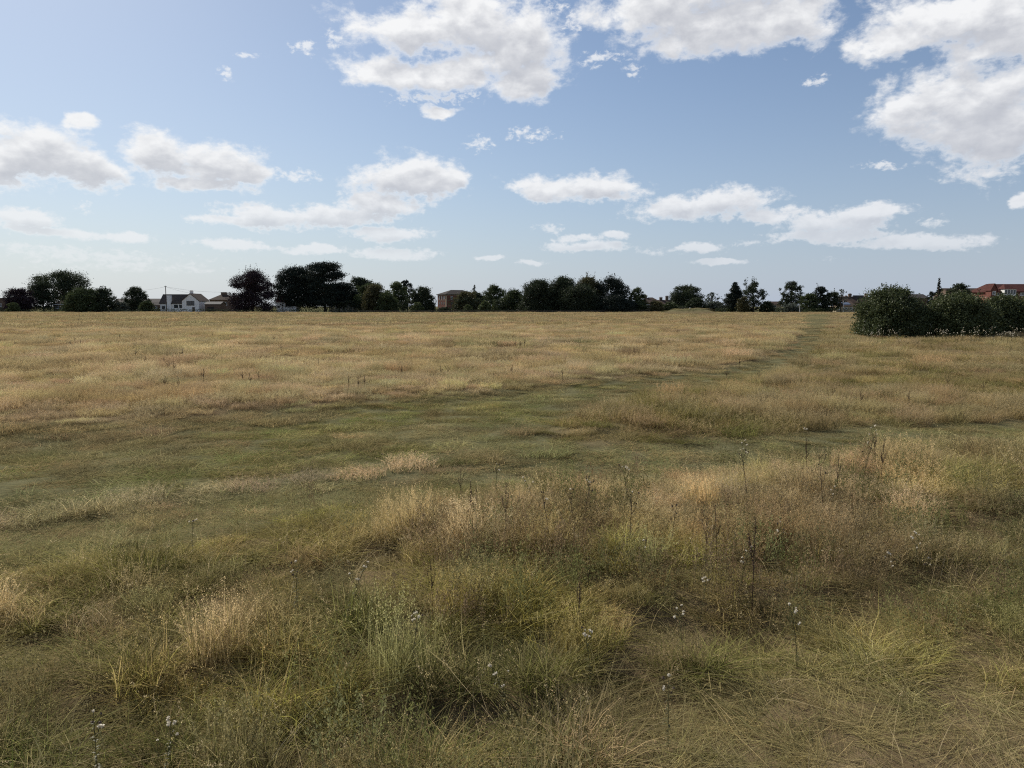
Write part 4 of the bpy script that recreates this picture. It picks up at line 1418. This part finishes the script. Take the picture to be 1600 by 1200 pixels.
# --- white villa behind the cedar
D = 318
r, X, g = house_root('white_villa', 532, D, 'white windowed villa showing through gaps below the layered flat-topped tree')
s = D / F_PX
lx = lambda p: (p - 532) * s
part('wall', M['stone'], r, (lx(514), lx(552), 0, 9, 0, hz(462, D, g)))
MB().roof_hip(lx(514), lx(552), 0, 9, hz(462, D, g), hz(453, D, g), 4.5).build('roof', M['slate'], r)
for p in (516, 524, 537, 545):
    window(r, lx(p), lx(p + 5.5), hz(480, D, g), hz(473, D, g), 0, 'whitepaint', 1)
for p in (518, 526, 538, 546):
    window(r, lx(p), lx(p + 4.5), hz(469, D, g), hz(463.5, D, g), 0, 'whitepaint', 1)
chimney(r, lx(534), 4.5, hz(455, D, g), hz(449, D, g), 1.2, 0.8)

# --- three-storey brick block
D = 385
r, X, g = house_root('brick_block', 697, D, 'three-storey red brick block with hipped dark roof and white-framed top windows', 'building', R(27))
s = D / F_PX
zt, ze = hz(452.5, D, g), hz(460.5, D, g)
LW, RW = 7.0, 17.0                                         # the short end faces left, the long front runs right
part('wall', M['brick'], r, (0, RW, 0, LW * 1.7, 0, ze - 0.05))
MB().roof_hip(0, RW, 0, LW * 1.7, ze, zt, 5.2, 0.6, 0.25).build('roof', M['darkroof'], r)
part('fascia', M['stone'], r, (-0.12, RW + 0.12, -0.12, -0.003, ze - 0.25, ze - 0.06), (-0.12, -0.003, 0.0, LW * 1.7, ze - 0.25, ze - 0.06))
part('quoin', M['buffbrick'], r, (-0.06, 0.45, -0.06, 0.45, 0, ze - 0.5))
part('string_course', M['brownbrick'], r, (0.72, RW + 0.05, -0.05, -0.002, ze * 0.63, ze * 0.66), (-0.05, -0.002, 0.72, LW * 1.7, ze * 0.63, ze * 0.66))
for i in range(4):
    for lev, (a, b) in enumerate(((0.10, 0.26), (0.40, 0.56), (0.72, 0.91))):
        x = 2.6 + i * 3.8
        window(r, x, x + 1.1, ze * a, ze * b, 0, 'whitepaint' if lev == 2 else 'brownbrick', 1)
# end wall windows, built facing -x
for i in range(3):
    for lev, (a, b) in enumerate(((0.10, 0.26), (0.40, 0.56), (0.72, 0.91))):
        y = 1.9 + i * 3.3
        f = MB().box(-0.06, 0.02, y, y + 1.5, ze * a, ze * a + 0.09).box(-0.06, 0.02, y, y + 1.5, ze * b - 0.09, ze * b)
        f.box(-0.057, 0.02, y, y + 0.09, ze * a + 0.09, ze * b - 0.09).box(-0.057, 0.02, y + 1.41, y + 1.5, ze * a + 0.09, ze * b - 0.09).box(-0.054, 0.02, y + 0.7, y + 0.8, ze * a + 0.09, ze * b - 0.09)
        w = f.build('window', M['whitepaint' if lev == 2 else 'brownbrick'], r)
        part('pane', M['glass'], w, (-0.015, 0.01, y + 0.08, y + 1.42, ze * a + 0.08, ze * b - 0.08))

# --- far left flat-roofed building
D = 300
r, X, g = house_root('flat_roofed_building', 0, D, 'grey-brown flat-roofed building with a small white window beside the purple tree', 'building')
s = D / F_PX
lx = lambda p: p * s
part('wall', M['brownbrick'], r, (lx(-40), lx(8.5), 0, 8, 0, hz(466.6, D, g)))
part('roof', M['slate'], r, (lx(-40) - 0.2, lx(8.5) + 0.2, -0.2, 8.2, hz(466.6, D, g) + 0.002, hz(465.6, D, g)))
window(r, lx(0), lx(2.5), hz(479, D, g), hz(474, D, g), 0, 'whitepaint', 0)
window(r, lx(-12), lx(-6), hz(479, D, g), hz(474, D, g), 0, 'whitepaint', 1)

# --- bungalow under the domed tree
D = 304
r, X, g = house_root('bungalow', 95, D, 'brown-roofed bungalow with a white gutter line under the broad domed tree')
s = D / F_PX
lx = lambda p: (p - 95) * s
part('wall', M['brownbrick'], r, (lx(83), lx(118), 0, 8, 0, hz(476, D, g)))
MB().roof_hip(lx(83), lx(118), 0, 8, hz(475.6, D, g), hz(466, D, g), 3.4, 0.4).build('roof', M['brownroof'], r)
part('gutter', M['whitepaint'], r, (lx(82), lx(119), -0.62, -0.46, hz(476, D, g), hz(475, D, g)))
for p in (86, 94):
    window(r, lx(p), lx(p + 6), hz(482, D, g), hz(478, D, g), 0, 'whitepaint', 1)
chimney(r, lx(104), 4, hz(468, D, g), hz(463.5, D, g))

# --- low long building between the ragged bushes and the pole
D = 320
r, X, g = house_root('long_shed', 205, D, 'long low brown-roofed outbuilding behind the lone round tree', 'shed')
s = D / F_PX
lx = lambda p: (p - 205) * s
MB().gable(lx(178), lx(252), 0, 7, 0, hz(473, D, g), hz(467, D, g), 'x').build('wall', M['brownbrick'], r)
MB().roof_gable(lx(178), lx(252), 0, 7, hz(473, D, g), hz(467, D, g), 'x', 0.3).build('roof', M['slate'], r)
window(r, lx(185), lx(190), hz(480, D, g), hz(476, D, g), 0)

# --- roofs and chimneys right of the copse
D = 320
r, X, g = house_root('hip_roofed_house', 1018, D, 'house with a broad brown hipped roof and white eaves end, beyond the olive-brown tree')
s = D / F_PX
lx = lambda p: (p - 1018) * s
part('wall', M['brownbrick'], r, (lx(1004), lx(1034), 0, 9, 0, hz(474, D, g)))
MB().roof_hip(lx(1004), lx(1034), 0, 9, hz(474, D, g), hz(464.5, D, g), 3.2).build('roof', M['brownroof'], r)
window(r, lx(1010), lx(1015), hz(480, D, g), hz(475.5, D, g), 0)
chimney(r, lx(1012), 4.5, hz(467, D, g), hz(462.5, D, g))
D = 345
r, X, g = house_root('chimney_row_house', 1058, D, 'long grey-roofed house with four tall chimneys behind the grassy mound')
s = D / F_PX
lx = lambda p: (p - 1058) * s
MB().gable(lx(1031), lx(1084), 0, 9, 0, hz(476, D, g), hz(469, D, g), 'x').build('wall', M['brownbrick'], r)
MB().roof_gable(lx(1031), lx(1084), 0, 9, hz(476, D, g), hz(469, D, g), 'x').build('roof', M['brownroof'], r)
for p, t in ((1035.5, 464.5), (1045, 462.5), (1055, 462.5), (1071, 467)):
    chimney(r, lx(p), 4.5, hz(471, D, g), hz(t, D, g), 1.3, 0.9, 'brownbrick' if p != 1055 else 'stone', 3, 0.3)
window(r, lx(1036), lx(1041), hz(482, D, g), hz(478, D, g), 0)

# --- pale low building left of the puffy tree
D = 310
r, X, g = house_root('pale_chalet', 1210, D, 'low pale-walled building with brown roof left of the puffy open-crowned tree')
s = D / F_PX
lx = lambda p: (p - 1210) * s
MB().gable(lx(1203), lx(1221), 0, 6, 0, hz(476, D, g), hz(471.5, D, g), 'x').build('wall', M['buffbrick'], r)
MB().roof_gable(lx(1203), lx(1221), 0, 6, hz(476, D, g), hz(471.5, D, g), 'x').build('roof', M['brownroof'], r)
window(r, lx(1206), lx(1213), hz(480, D, g), hz(477, D, g), 0, 'whitepaint', 2)

# --- terrace right
D = 335
r, X, g = house_root('terrace_row', 1340, D, 'terrace of brown-roofed houses with a row of stout chimneys beside the hawthorn')
s = D / F_PX
lx = lambda p: (p - 1340) * s
MB().gable(lx(1316), lx(1368), 0, 9, 0, hz(473, D, g), hz(464, D, g), 'x').build('wall', M['brownbrick'], r)
MB().roof_gable(lx(1316), lx(1368), 0, 9, hz(473, D, g), hz(464, D, g), 'x').build('roof', M['brownroof'], r)
MB().gable(lx(1339), lx(1356), 3.0, 6.0, hz(468, D, g), hz(466, D, g), hz(461.2, D, g), 'x').build('roof_ridge', M['slate'], r)
for p, t, w in ((1323.5, 463, 0.8), (1328.3, 462.2, 0.9), (1334.2, 458.8, 1.3), (1360, 458.3, 1.4)):
    chimney(r, lx(p), 4.5, hz(467, D, g), hz(t, D, g), w, 0.9, 'brownbrick', 2, 0.3)
window(r, lx(1345), lx(1351), hz(481, D, g), hz(476, D, g), 0)
D = 306
r, X, g = house_root('buff_annex', 1322, D, 'low buff brick annex with a sloping grey roof and dark roof panel')
s = D / F_PX
lx = lambda p: (p - 1322) * s
part('wall', M['buffbrick'], r, (lx(1307), lx(1337), 0, 6, 0, hz(478.6, D, g)))
MB().slab((lx(1306), -0.4, hz(478.4, D, g)), (lx(1338), -0.4, hz(478.4, D, g)), (lx(1338), 6.2, hz(470.5, D, g)), (lx(1306), 6.2, hz(470.5, D, g)), 0.15).build('roof', M['brownroof'], r)
MB().slab((lx(1314), 0.8, hz(478.4, D, g) + 0.62), (lx(1331), 0.8, hz(478.4, D, g) + 0.62), (lx(1331), 3.6, hz(478.4, D, g) + 1.52), (lx(1314), 3.6, hz(478.4, D, g) + 1.52), 0.08).build('roof_panel', M['panel'], r)
for p in (1310, 1320, 1328):
    window(r, lx(p), lx(p + 4), hz(483.5, D, g), hz(480, D, g), 0, 'whitepaint', 1)

# --- red-roofed building at the right edge
D = 205
r, X, g = house_root('red_roofed_building', 1560, D, 'brick building with bright red tiled roof and a white bay window above the hawthorns', 'building')
s = D / F_PX
lx = lambda p: (p - 1560) * s
ze, zr = hz(456.5, D, g), hz(443, D, g)
part('wall', M['brick'], r, (lx(1549), lx(1690), 0, 9.5, 0, ze - 0.02))
MB().roof_hip(lx(1549), lx(1690), 0, 9.5, ze, zr, 1.2, 0.5, 0.2).build('roof', M['redroof'], r)
MB().gable(lx(1543), lx(1552), -1.2, 1.2, 0, hz(453, D, g), hz(443.5, D, g), 'y').build('gable_wall', M['brick'], r)
MB().roof_gable(lx(1543), lx(1552), -1.2, 1.2, hz(453, D, g), hz(443.5, D, g), 'y', 0.15, 0.12).build('gable_roof', M['redroof'], r)
bz0, bz1 = hz(462.5, D, g), hz(452, D, g)
bay = part('bay_window', M['whitepaint'], r, (lx(1562), lx(1580), -1.6, -0.003, bz0, bz0 + 0.45), (lx(1562), lx(1580), -1.6, -0.003, bz1 - 0.2, bz1),
           *[(lx(p), lx(p) + 0.14, -1.6, -0.003, bz0 + 0.45, bz1 - 0.2) for p in (1562, 1566.2, 1570.6, 1575, 1579.2)])
for p in (1562, 1566.2, 1570.6, 1575):
    part('pane', M['glass'], bay, (lx(p) + 0.15, lx(p + 4.2), -1.5, -1.46, bz0 + 0.46, bz1 - 0.21))
xm = (lx(1562) + lx(1580)) / 2
MB().add([(lx(1561), -1.9, bz1), (lx(1581), -1.9, bz1), (lx(1581), 1.5, bz1), (lx(1561), 1.5, bz1), (xm, 1.2, hz(443.5, D, g))], [(0, 3, 2, 1), (0, 1, 4), (1, 2, 4), (2, 3, 4), (3, 0, 4)]).build('bay_roof', M['redroof'], r)
for p in (1553, 1592, 1603, 1616):
    window(r, lx(p), lx(p + 7), hz(461.5, D, g), hz(457, D, g) - 0.05, 0, 'whitepaint', 2)
window(r, lx(1545), lx(1550), hz(461, D, g), hz(455, D, g), -1.2, 'whitepaint', 1)
D = 215
r, X, g = house_root('long_roofed_building', 1515, D, 'long building with a dull grey-brown roof adjoining the red-roofed building', 'building')
s = D / F_PX
lx = lambda p: (p - 1515) * s
MB().gable(lx(1488), lx(1540), 0, 10, 0, hz(460, D, g), hz(450.5, D, g), 'x').build('wall', M['brownbrick'], r)
MB().roof_gable(lx(1488), lx(1540), 0, 10, hz(460, D, g), hz(450.5, D, g), 'x').build('roof', M['brownroof'], r)
window(r, lx(1500), lx(1506), hz(468, D, g), hz(462, D, g), 0)
D = 240
r, X, g = house_root('small_roofed_building', 1438, D, 'small building with grey roof glimpsed between the two hawthorns')
s = D / F_PX
lx = lambda p: (p - 1438) * s
MB().gable(lx(1420), lx(1450), 0, 8, 0, hz(466, D, g), hz(460, D, g), 'x').build('wall', M['brownbrick'], r)
MB().roof_gable(lx(1420), lx(1450), 0, 8, hz(466, D, g), hz(460, D, g), 'x').build('roof', M['slate'], r)
window(r, lx(1430), lx(1434), hz(474, D, g), hz(469, D, g), 0)

# ------------------------------------------------------------------ poles, posts, fence
D = 292
p = at(260, HOR, D)
r = empty('telegraph_pole', (p[0], D, gz1(p[0], D)))
tag(r, 'tall timber telegraph pole with wires in front of the white house', 'pole')
zt = at(260, 446.5, D)[2] - gz1(p[0], D)
MB().tube([(0, 0, -0.4), (0, 0, zt * 0.5), (0, 0, zt)], [0.17, 0.145, 0.12], 8).build('pole', M['poletimber'], r)
part('crossarm', M['poletimber'], r, (-0.45, 0.45, -0.06, 0.06, zt - 0.45, zt - 0.3))
for k in (-0.4, 0.4):
    MB().tube([(k, 0, zt - 0.3), (k, 0, zt - 0.08)], [0.05, 0.04], 6).build('insulator', M['whitepaint'], r)
for (tx, tz, y2) in ((-18, -1.2, 6), (20, -2.0, 9), (11, -2.8, 8)):
    pts = [(tx * t, y2 * t, zt - 0.35 + tz * t - 1.0 * math.sin(math.pi * t) * 0.6) for t in np.linspace(0, 1, 9)]
    MB().tube(pts, [0.022] * 9, 4).build('wire', M['wire'], r)


def post(px, py0, py1, D, lean, label, mat='whitepaint', rad=0.12):
    a, b = at(px, py0, D), at(px + lean, py1, D)
    g = gz1(a[0], D)
    r = MB().tube([(0, 0, -0.2), (b[0] - a[0], 0, b[2] - g)], [rad, rad * 0.85], 8).build('post', M[mat])
    r.location = (a[0], D, g)
    tag(r, label, 'post')


post(1250, 487, 475.5, 262, -1.3, 'leaning white post at the meadow edge below the puffy tree', rad=0.08)
post(1318, 486, 470, 284, -0.3, 'upright thin white post in front of the buff brick annex', rad=0.09)
post(1078, 484, 480.6, 236, 0, 'short white marker post on the grassy mound crest', rad=0.2)

r = empty('rail_fence', (at(560, HOR, 279)[0], 279, 0))
tag(r, 'low dark timber rail fence running along the meadow below the copse', 'fence')
xa, xb = at(560, HOR, 279)[0], at(1015, HOR, 279)[0]
n = 37
for i in range(n):
    x = xa + (xb - xa) * i / (n - 1)
    z = gz1(x, 279)
    part('post', M['timber'], r, (x - xa - 0.06, x - xa + 0.06, -0.06, 0.06, z - 0.2, z + 0.95))
    if i < n - 1:
        x2 = xa + (xb - xa) * (i + 1) / (n - 1)
        z2 = gz1(x2, 279)
        for h in (0.45, 0.82):
            MB().slab((x - xa + 0.06, -0.02, z + h), (x2 - xa - 0.06, -0.02, z2 + h), (x2 - xa - 0.06, 0.03, z2 + h), (x - xa + 0.06, 0.03, z + h), 0.1).build('rail', M['timber'], r)

# ------------------------------------------------------------------ single weeds one can pick out: thistles gone to seed and dead docks
WM = dict(
    stem_green=pmat('weed_stem_green', (0.11, 0.10, 0.045), 0.9, 0.3, 9.0, 0.1),
    stem_brown=pmat('weed_stem_brown', (0.085, 0.058, 0.040), 0.95, 0.35, 9.0, 0.05),
    seed_brown=leaf_mat('dock_seed', (0.050, 0.030, 0.020), (0.120, 0.075, 0.048), 0.15),
    thistle_leaf=leaf_mat('thistle_leaf', (0.060, 0.062, 0.022), (0.140, 0.130, 0.055), 0.3),
    dead_leaf=leaf_mat('dead_leaf', (0.080, 0.060, 0.038), (0.170, 0.130, 0.080), 0.2),
    fluff=leaf_mat('thistle_down', (0.76, 0.69, 0.56), (0.88, 0.82, 0.70), 0.5),
    bud=leaf_mat('thistle_bud', (0.100, 0.075, 0.055), (0.200, 0.150, 0.110), 0.1),
)


def stem_path(rg, h, lean=0.12):
    a = rg.uniform(0, 2 * math.pi)
    b = rg.normal(0, lean) * h
    return [np.array([b * t ** 1.6 * math.cos(a), b * t ** 1.6 * math.sin(a), h * t]) for t in np.linspace(0, 1, 6)]


def along(path, t):
    k = min(int(t * 5), 4)
    f = t * 5 - k
    return path[k] * (1 - f) + path[k + 1] * f


def puff(P, R_, n, rg, leafsize):
    d = rg.normal(0, 1, (n, 3))
    d /= np.linalg.norm(d, axis=1, keepdims=True)
    return leaves(P + d * R_ * rg.uniform(0.3, 1, (n, 1)), leafsize, rg.uniform(0, 1, n), rg)


def mk(V, F, T, mat, name):
    return mesh_np(name, V, F, None, {'tint': T}, mat)


PUFF = [mk(*puff(np.zeros(3), 0.016, 34, np.random.default_rng(900 + i), 0.017), WM['fluff'], 'seed_head') for i in range(3)]
BUD = [mk(*puff(np.zeros(3), 0.009, 26, np.random.default_rng(910 + i), 0.013), WM['bud'], 'bud') for i in range(2)]


def thistle_parts(seed, h, white, dead):
    """meshes for one thistle: stem with side branches, jagged leaves, and head positions"""
    rg = np.random.default_rng(seed)
    sp = stem_path(rg, h)
    m = MB().tube(sp, [0.0045 * (1 - 0.10 * i) for i in range(6)], 5)
    tips = [(sp[-1], 0)]
    for i in range(rg.integers(4, 8)):
        t = rg.uniform(0.55, 0.95)
        p0 = along(sp, t)
        a = rg.uniform(0, 2 * math.pi)
        l = h * rg.uniform(0.10, 0.22)
        p2 = p0 + np.array([math.cos(a) * l * 0.55, math.sin(a) * l * 0.55, l])
        m.tube([p0, (p0 + p2) / 2 + np.array([math.cos(a), math.sin(a), -0.3]) * l * 0.12, p2], [0.0028, 0.0024, 0.002], 4)
        tips.append((p2, i + 1))
    stem = m.mesh('stem', WM['stem_brown'] if dead else WM['stem_green'])
    n = 34
    P, S = [], []
    V, F, T = [], [], []
    b = 0
    for i in range(n):                                    # each leaf: a narrow, lobed blade bent down
        t = rg.uniform(0.05, 0.9)
        p0 = along(sp, t)
        a = rg.uniform(0, 2 * math.pi)
        ln = h * rg.uniform(0.05, 0.12) * (1.15 - 0.6 * t)
        d = np.array([math.cos(a), math.sin(a), 0.0])
        s = np.array([-math.sin(a), math.cos(a), 0.0])
        pts = [p0 + d * ln * q + np.array([0, 0, ln * (0.5 * q - 0.75 * q * q)]) for q in (0, 0.3, 0.6, 1.0)]
        w = [0.004, 0.010, 0.005, 0.0]
        w = [x * ln / 0.10 for x in w]
        V += [pts[0] - s * w[0], pts[0] + s * w[0], pts[1] - s * w[1], pts[1] + s * w[1], pts[2] - s * w[2], pts[2] + s * w[2], pts[3] - s * 0.001, pts[3] + s * 0.001]
        F += [(b, b + 1, b + 3, b + 2), (b + 2, b + 3, b + 5, b + 4), (b + 4, b + 5, b + 7, b + 6)]
        T += [rg.uniform(0, 1)] * 3
        b += 8
    fol = mk(np.array(V), np.array(F), np.array(T), WM['dead_leaf'] if dead else WM['thistle_leaf'], 'foliage')
    heads = [(p, (rg.uniform() < white)) for p, _ in tips]
    return stem, fol, heads


TH = {(k, i): thistle_parts(700 + i * 7 + j * 31, 0.8, w, dd) for j, (k, w, dd) in enumerate((('white', 0.75, False), ('brown', 0.12, True))) for i in range(4)}


def thistle(px, py, hpx, kind, label, group, i):
    """py = where its foot meets the ground, hpx = height in photograph pixels"""
    h = 0.40 + 0.18 * ((i * 37 + hpx * 13) % 17) / 17 + 0.12 * (kind == 'brown') + (0.12 if py < 800 else 0)
    p = on_ground(px, py - hpx, h)                        # its top stands where the photograph shows it
    st, fo, heads = TH[(kind, i % 4)]
    r = empty('thistle', p, i * 2.4)
    r.scale = (h / 0.8,) * 3
    link('stem', st, r)
    tag(link('foliage', fo, r), kind='stuff')
    for j, (q, wh) in enumerate(heads[:5]):
        for e in range(2 if wh and j % 2 else 1):
            hd = link('seed_head' if wh else 'bud', PUFF[(i + j) % 3] if wh else BUD[j % 2], r)
            hd.location = q + np.array([0.018 * e, 0.012 * e, -0.012 * e])
            k = 0.8 / h * (0.5 if wh else 0.9) * min(1.6, max(1.0, p[1] / 10)) * (0.75 + 0.5 * ((i * 7 + j * 3) % 5) / 4)
            hd.scale = (k, k, k)
            hd.rotation_euler = (0.3 * j, 0.2 * j, j)
    tag(r, label, 'thistle', group)


def dock_parts(seed, h=0.8):
    rg = np.random.default_rng(seed)
    sp = stem_path(rg, h, 0.08)
    m = MB().tube(sp, [0.006, 0.0055, 0.005, 0.0045, 0.0035, 0.002], 5)
    P = []
    br = [(sp, 0.45, 1.0, 260)]
    for i in range(rg.integers(2, 5)):
        t = rg.uniform(0.4, 0.7)
        p0 = along(sp, t)
        a = rg.uniform(0, 2 * math.pi)
        l = h * rg.uniform(0.2, 0.34)
        pts = [p0 + np.array([math.cos(a) * l * 0.35 * q ** 0.7, math.sin(a) * l * 0.35 * q ** 0.7, l * q]) for q in np.linspace(0, 1, 6)]
        m.tube(pts, [0.0035, 0.003, 0.003, 0.0025, 0.002, 0.0015], 4)
        br.append((pts, 0.2, 1.0, 120))
    for pts, a, b, n in br:
        for _ in range(n):
            t = a + (b - a) * (rg.integers(0, 12) + rg.normal(0.5, 0.22)) / 12
            P.append(along(pts, min(max(t, 0), 0.999)) + rg.normal(0, 1, 3) * np.array([0.010, 0.010, 0.006]))
    P = np.array(P)
    V, F, T = leaves(P, 0.011, rg.uniform(0, 1, len(P)), rg)
    return m.mesh('stem', WM['stem_brown']), mk(V, F, T, WM['seed_brown'], 'seed_spike')


DK = [dock_parts(800 + i) for i in range(5)]


def dock(px, py, hpx, label, group, i, hmin=0.35):
    if py > 730:
        h = 0.50 + 0.2 * ((i * 29) % 11) / 11 + (0.2 if hpx > 120 else 0)
        p = on_ground(px, py - hpx, h)
    else:
        p = on_ground(px, py)
        h = min(1.2, max(hmin, hpx * p[1] / F_PX))
    r = empty('dock', p, i * 1.7)
    w = h / 0.8 * max(0.75, min(2.2, p[1] / 16))
    r.scale = (w, w, h / 0.8)
    link('stem', DK[i % 5][0], r)
    tag(link('seed_spike', DK[i % 5][1], r), kind='stuff')
    tag(r, label, 'dock', group)


G1 = 'thistles with white seed heads in the near grass'
# white-headed thistles: foot x, foot y, height in pixels
WT = [(776, 792, 68), (836, 800, 55), (1262, 752, 82), (1372, 752, 84), (462, 945, 68), (540, 945, 64), (299, 850, 38), (250, 1188, 56), (146, 1190, 80), (800, 1062, 56), (926, 1045, 56),
      (1070, 1005, 58), (1046, 1105, 50), (1156, 905, 46), (1096, 925, 48), (1430, 868, 54), (1452, 892, 50), (1250, 985, 52), (985, 782, 52), (1165, 752, 62), (1220, 865, 50), (1300, 808, 44), (640, 1010, 48), (1390, 920, 50), (1005, 880, 46)]
for i, (x, y, h) in enumerate(WT):
    thistle(x, y, h, 'white', 'green thistle with fluffy white seed heads ' + ('on the bank crest overlooking the lower path' if y < 835 else 'halfway down the near bank among dry bents' if y < 960 else 'low on the near bank among green tussocks')
            if x > 350 or y > 900 else 'lone thistle with white seed heads at the trodden edge of the left path', G1, i)
G2 = 'brown thistles along the bank crest'
for i, (x, y, h) in enumerate([(925, 822, 76), (912, 818, 64), (895, 815, 52), (1290, 770, 58), (1350, 760, 60), (1170, 775, 66), (985, 830, 60), (1050, 840, 52), (860, 820, 50)]):
    thistle(x, y, h, 'brown', 'dead brown thistle with dark buds on the crest of the near bank', G2, i)
G3 = 'dead docks standing in the near grass'
for i, (x, y, h) in enumerate([(720, 812, 76), (734, 812, 62), (742, 806, 44), (1180, 935, 128), (1122, 865, 76), (1105, 870, 62), (790, 802, 44), (1262, 742, 58), (1368, 742, 66), (1380, 738, 54), (905, 960, 60), (675, 935, 60), (1310, 752, 40)]):
    dock(x, y, h, 'tallest dark dead dock stalk, standing alone halfway down the near bank' if h > 120 else 'dark brown dead dock stalk ' + ('on the crest of the near bank beside white-headed thistles' if x > 1200 else 'in the cluster where the bank meets the path' if y < 815 else 'halfway down the near bank among dry bents'), G3, i)
G4 = 'dead docks scattered over the dry field'
rw = np.random.default_rng(77)
FD = [(265, 585, 22), (272, 588, 24), (318, 600, 20), (380, 604, 24), (392, 606, 22), (405, 604, 20), (258, 612, 16), (280, 614, 18), (570, 612, 18), (560, 612, 16), (545, 612, 14), (440, 552, 12), (575, 509, 7), (590, 510, 8),
      (600, 509, 7), (610, 510, 8), (300, 493, 5), (310, 493, 6), (320, 493, 5), (335, 493, 6), (1480, 612, 18), (1420, 640, 16), (1345, 640, 18), (1300, 634, 16), (1290, 634, 14), (1535, 622, 16), (1186, 600, 12), (1120, 521, 9), (1075, 506, 7),
      (805, 545, 14), (820, 546, 16), (812, 548, 15), (800, 590, 12), (185, 550, 12), (690, 590, 12), (700, 592, 12), (130, 497, 6), (125, 497, 6), (28, 498, 7)]
for i, (x, y, h) in enumerate(FD + [(rw.uniform(20, 1300), rw.uniform(494, 600), 0) for _ in range(30)] + [(rw.uniform(1100, 1330), rw.uniform(492, 503), 0) for _ in range(24)]):
    dock(x, y, h or (y - HOR) * 0.14, ('dark dead dock stalk in the mixed grass between the two paths' if x > 1180 and y > 590 else 'dark dead dock stalk along the near margin of the dry field' if y > 560 else 'dark dead dock stalk out in the middle of the dry field' if y > 505 else 'tiny dark dock stalk far out near the meadow hedge'), G4, i, 0.5)
G5 = 'grey thistles in front of the hawthorns'
for i in range(70):
    x = 1345 + 270 * rw.uniform() ** 0.8
    y = rw.uniform(527, 546) - (4 if x < 1400 else 0)
    p = on_ground(x, y)
    st, fo, heads = TH[('white', i % 4)]
    r = empty('thistle', p, i)
    h = rw.uniform(0.7, 1.15)
    r.scale = (h / 0.8 * 1.7, h / 0.8 * 1.7, h / 0.8)
    link('stem', st, r)
    tag(link('foliage', fo, r), kind='stuff')
    for j, (q, wh) in enumerate(heads[:5]):
        if wh:
            hd = link('seed_head', PUFF[j % 3], r)
            hd.location = q
            hd.scale = (0.8, 0.8, 1.1)
    tag(r, 'grey-green thistle in the rough strip at the foot of the hawthorns', 'thistle', G5)

bpy.context.view_layer.update()
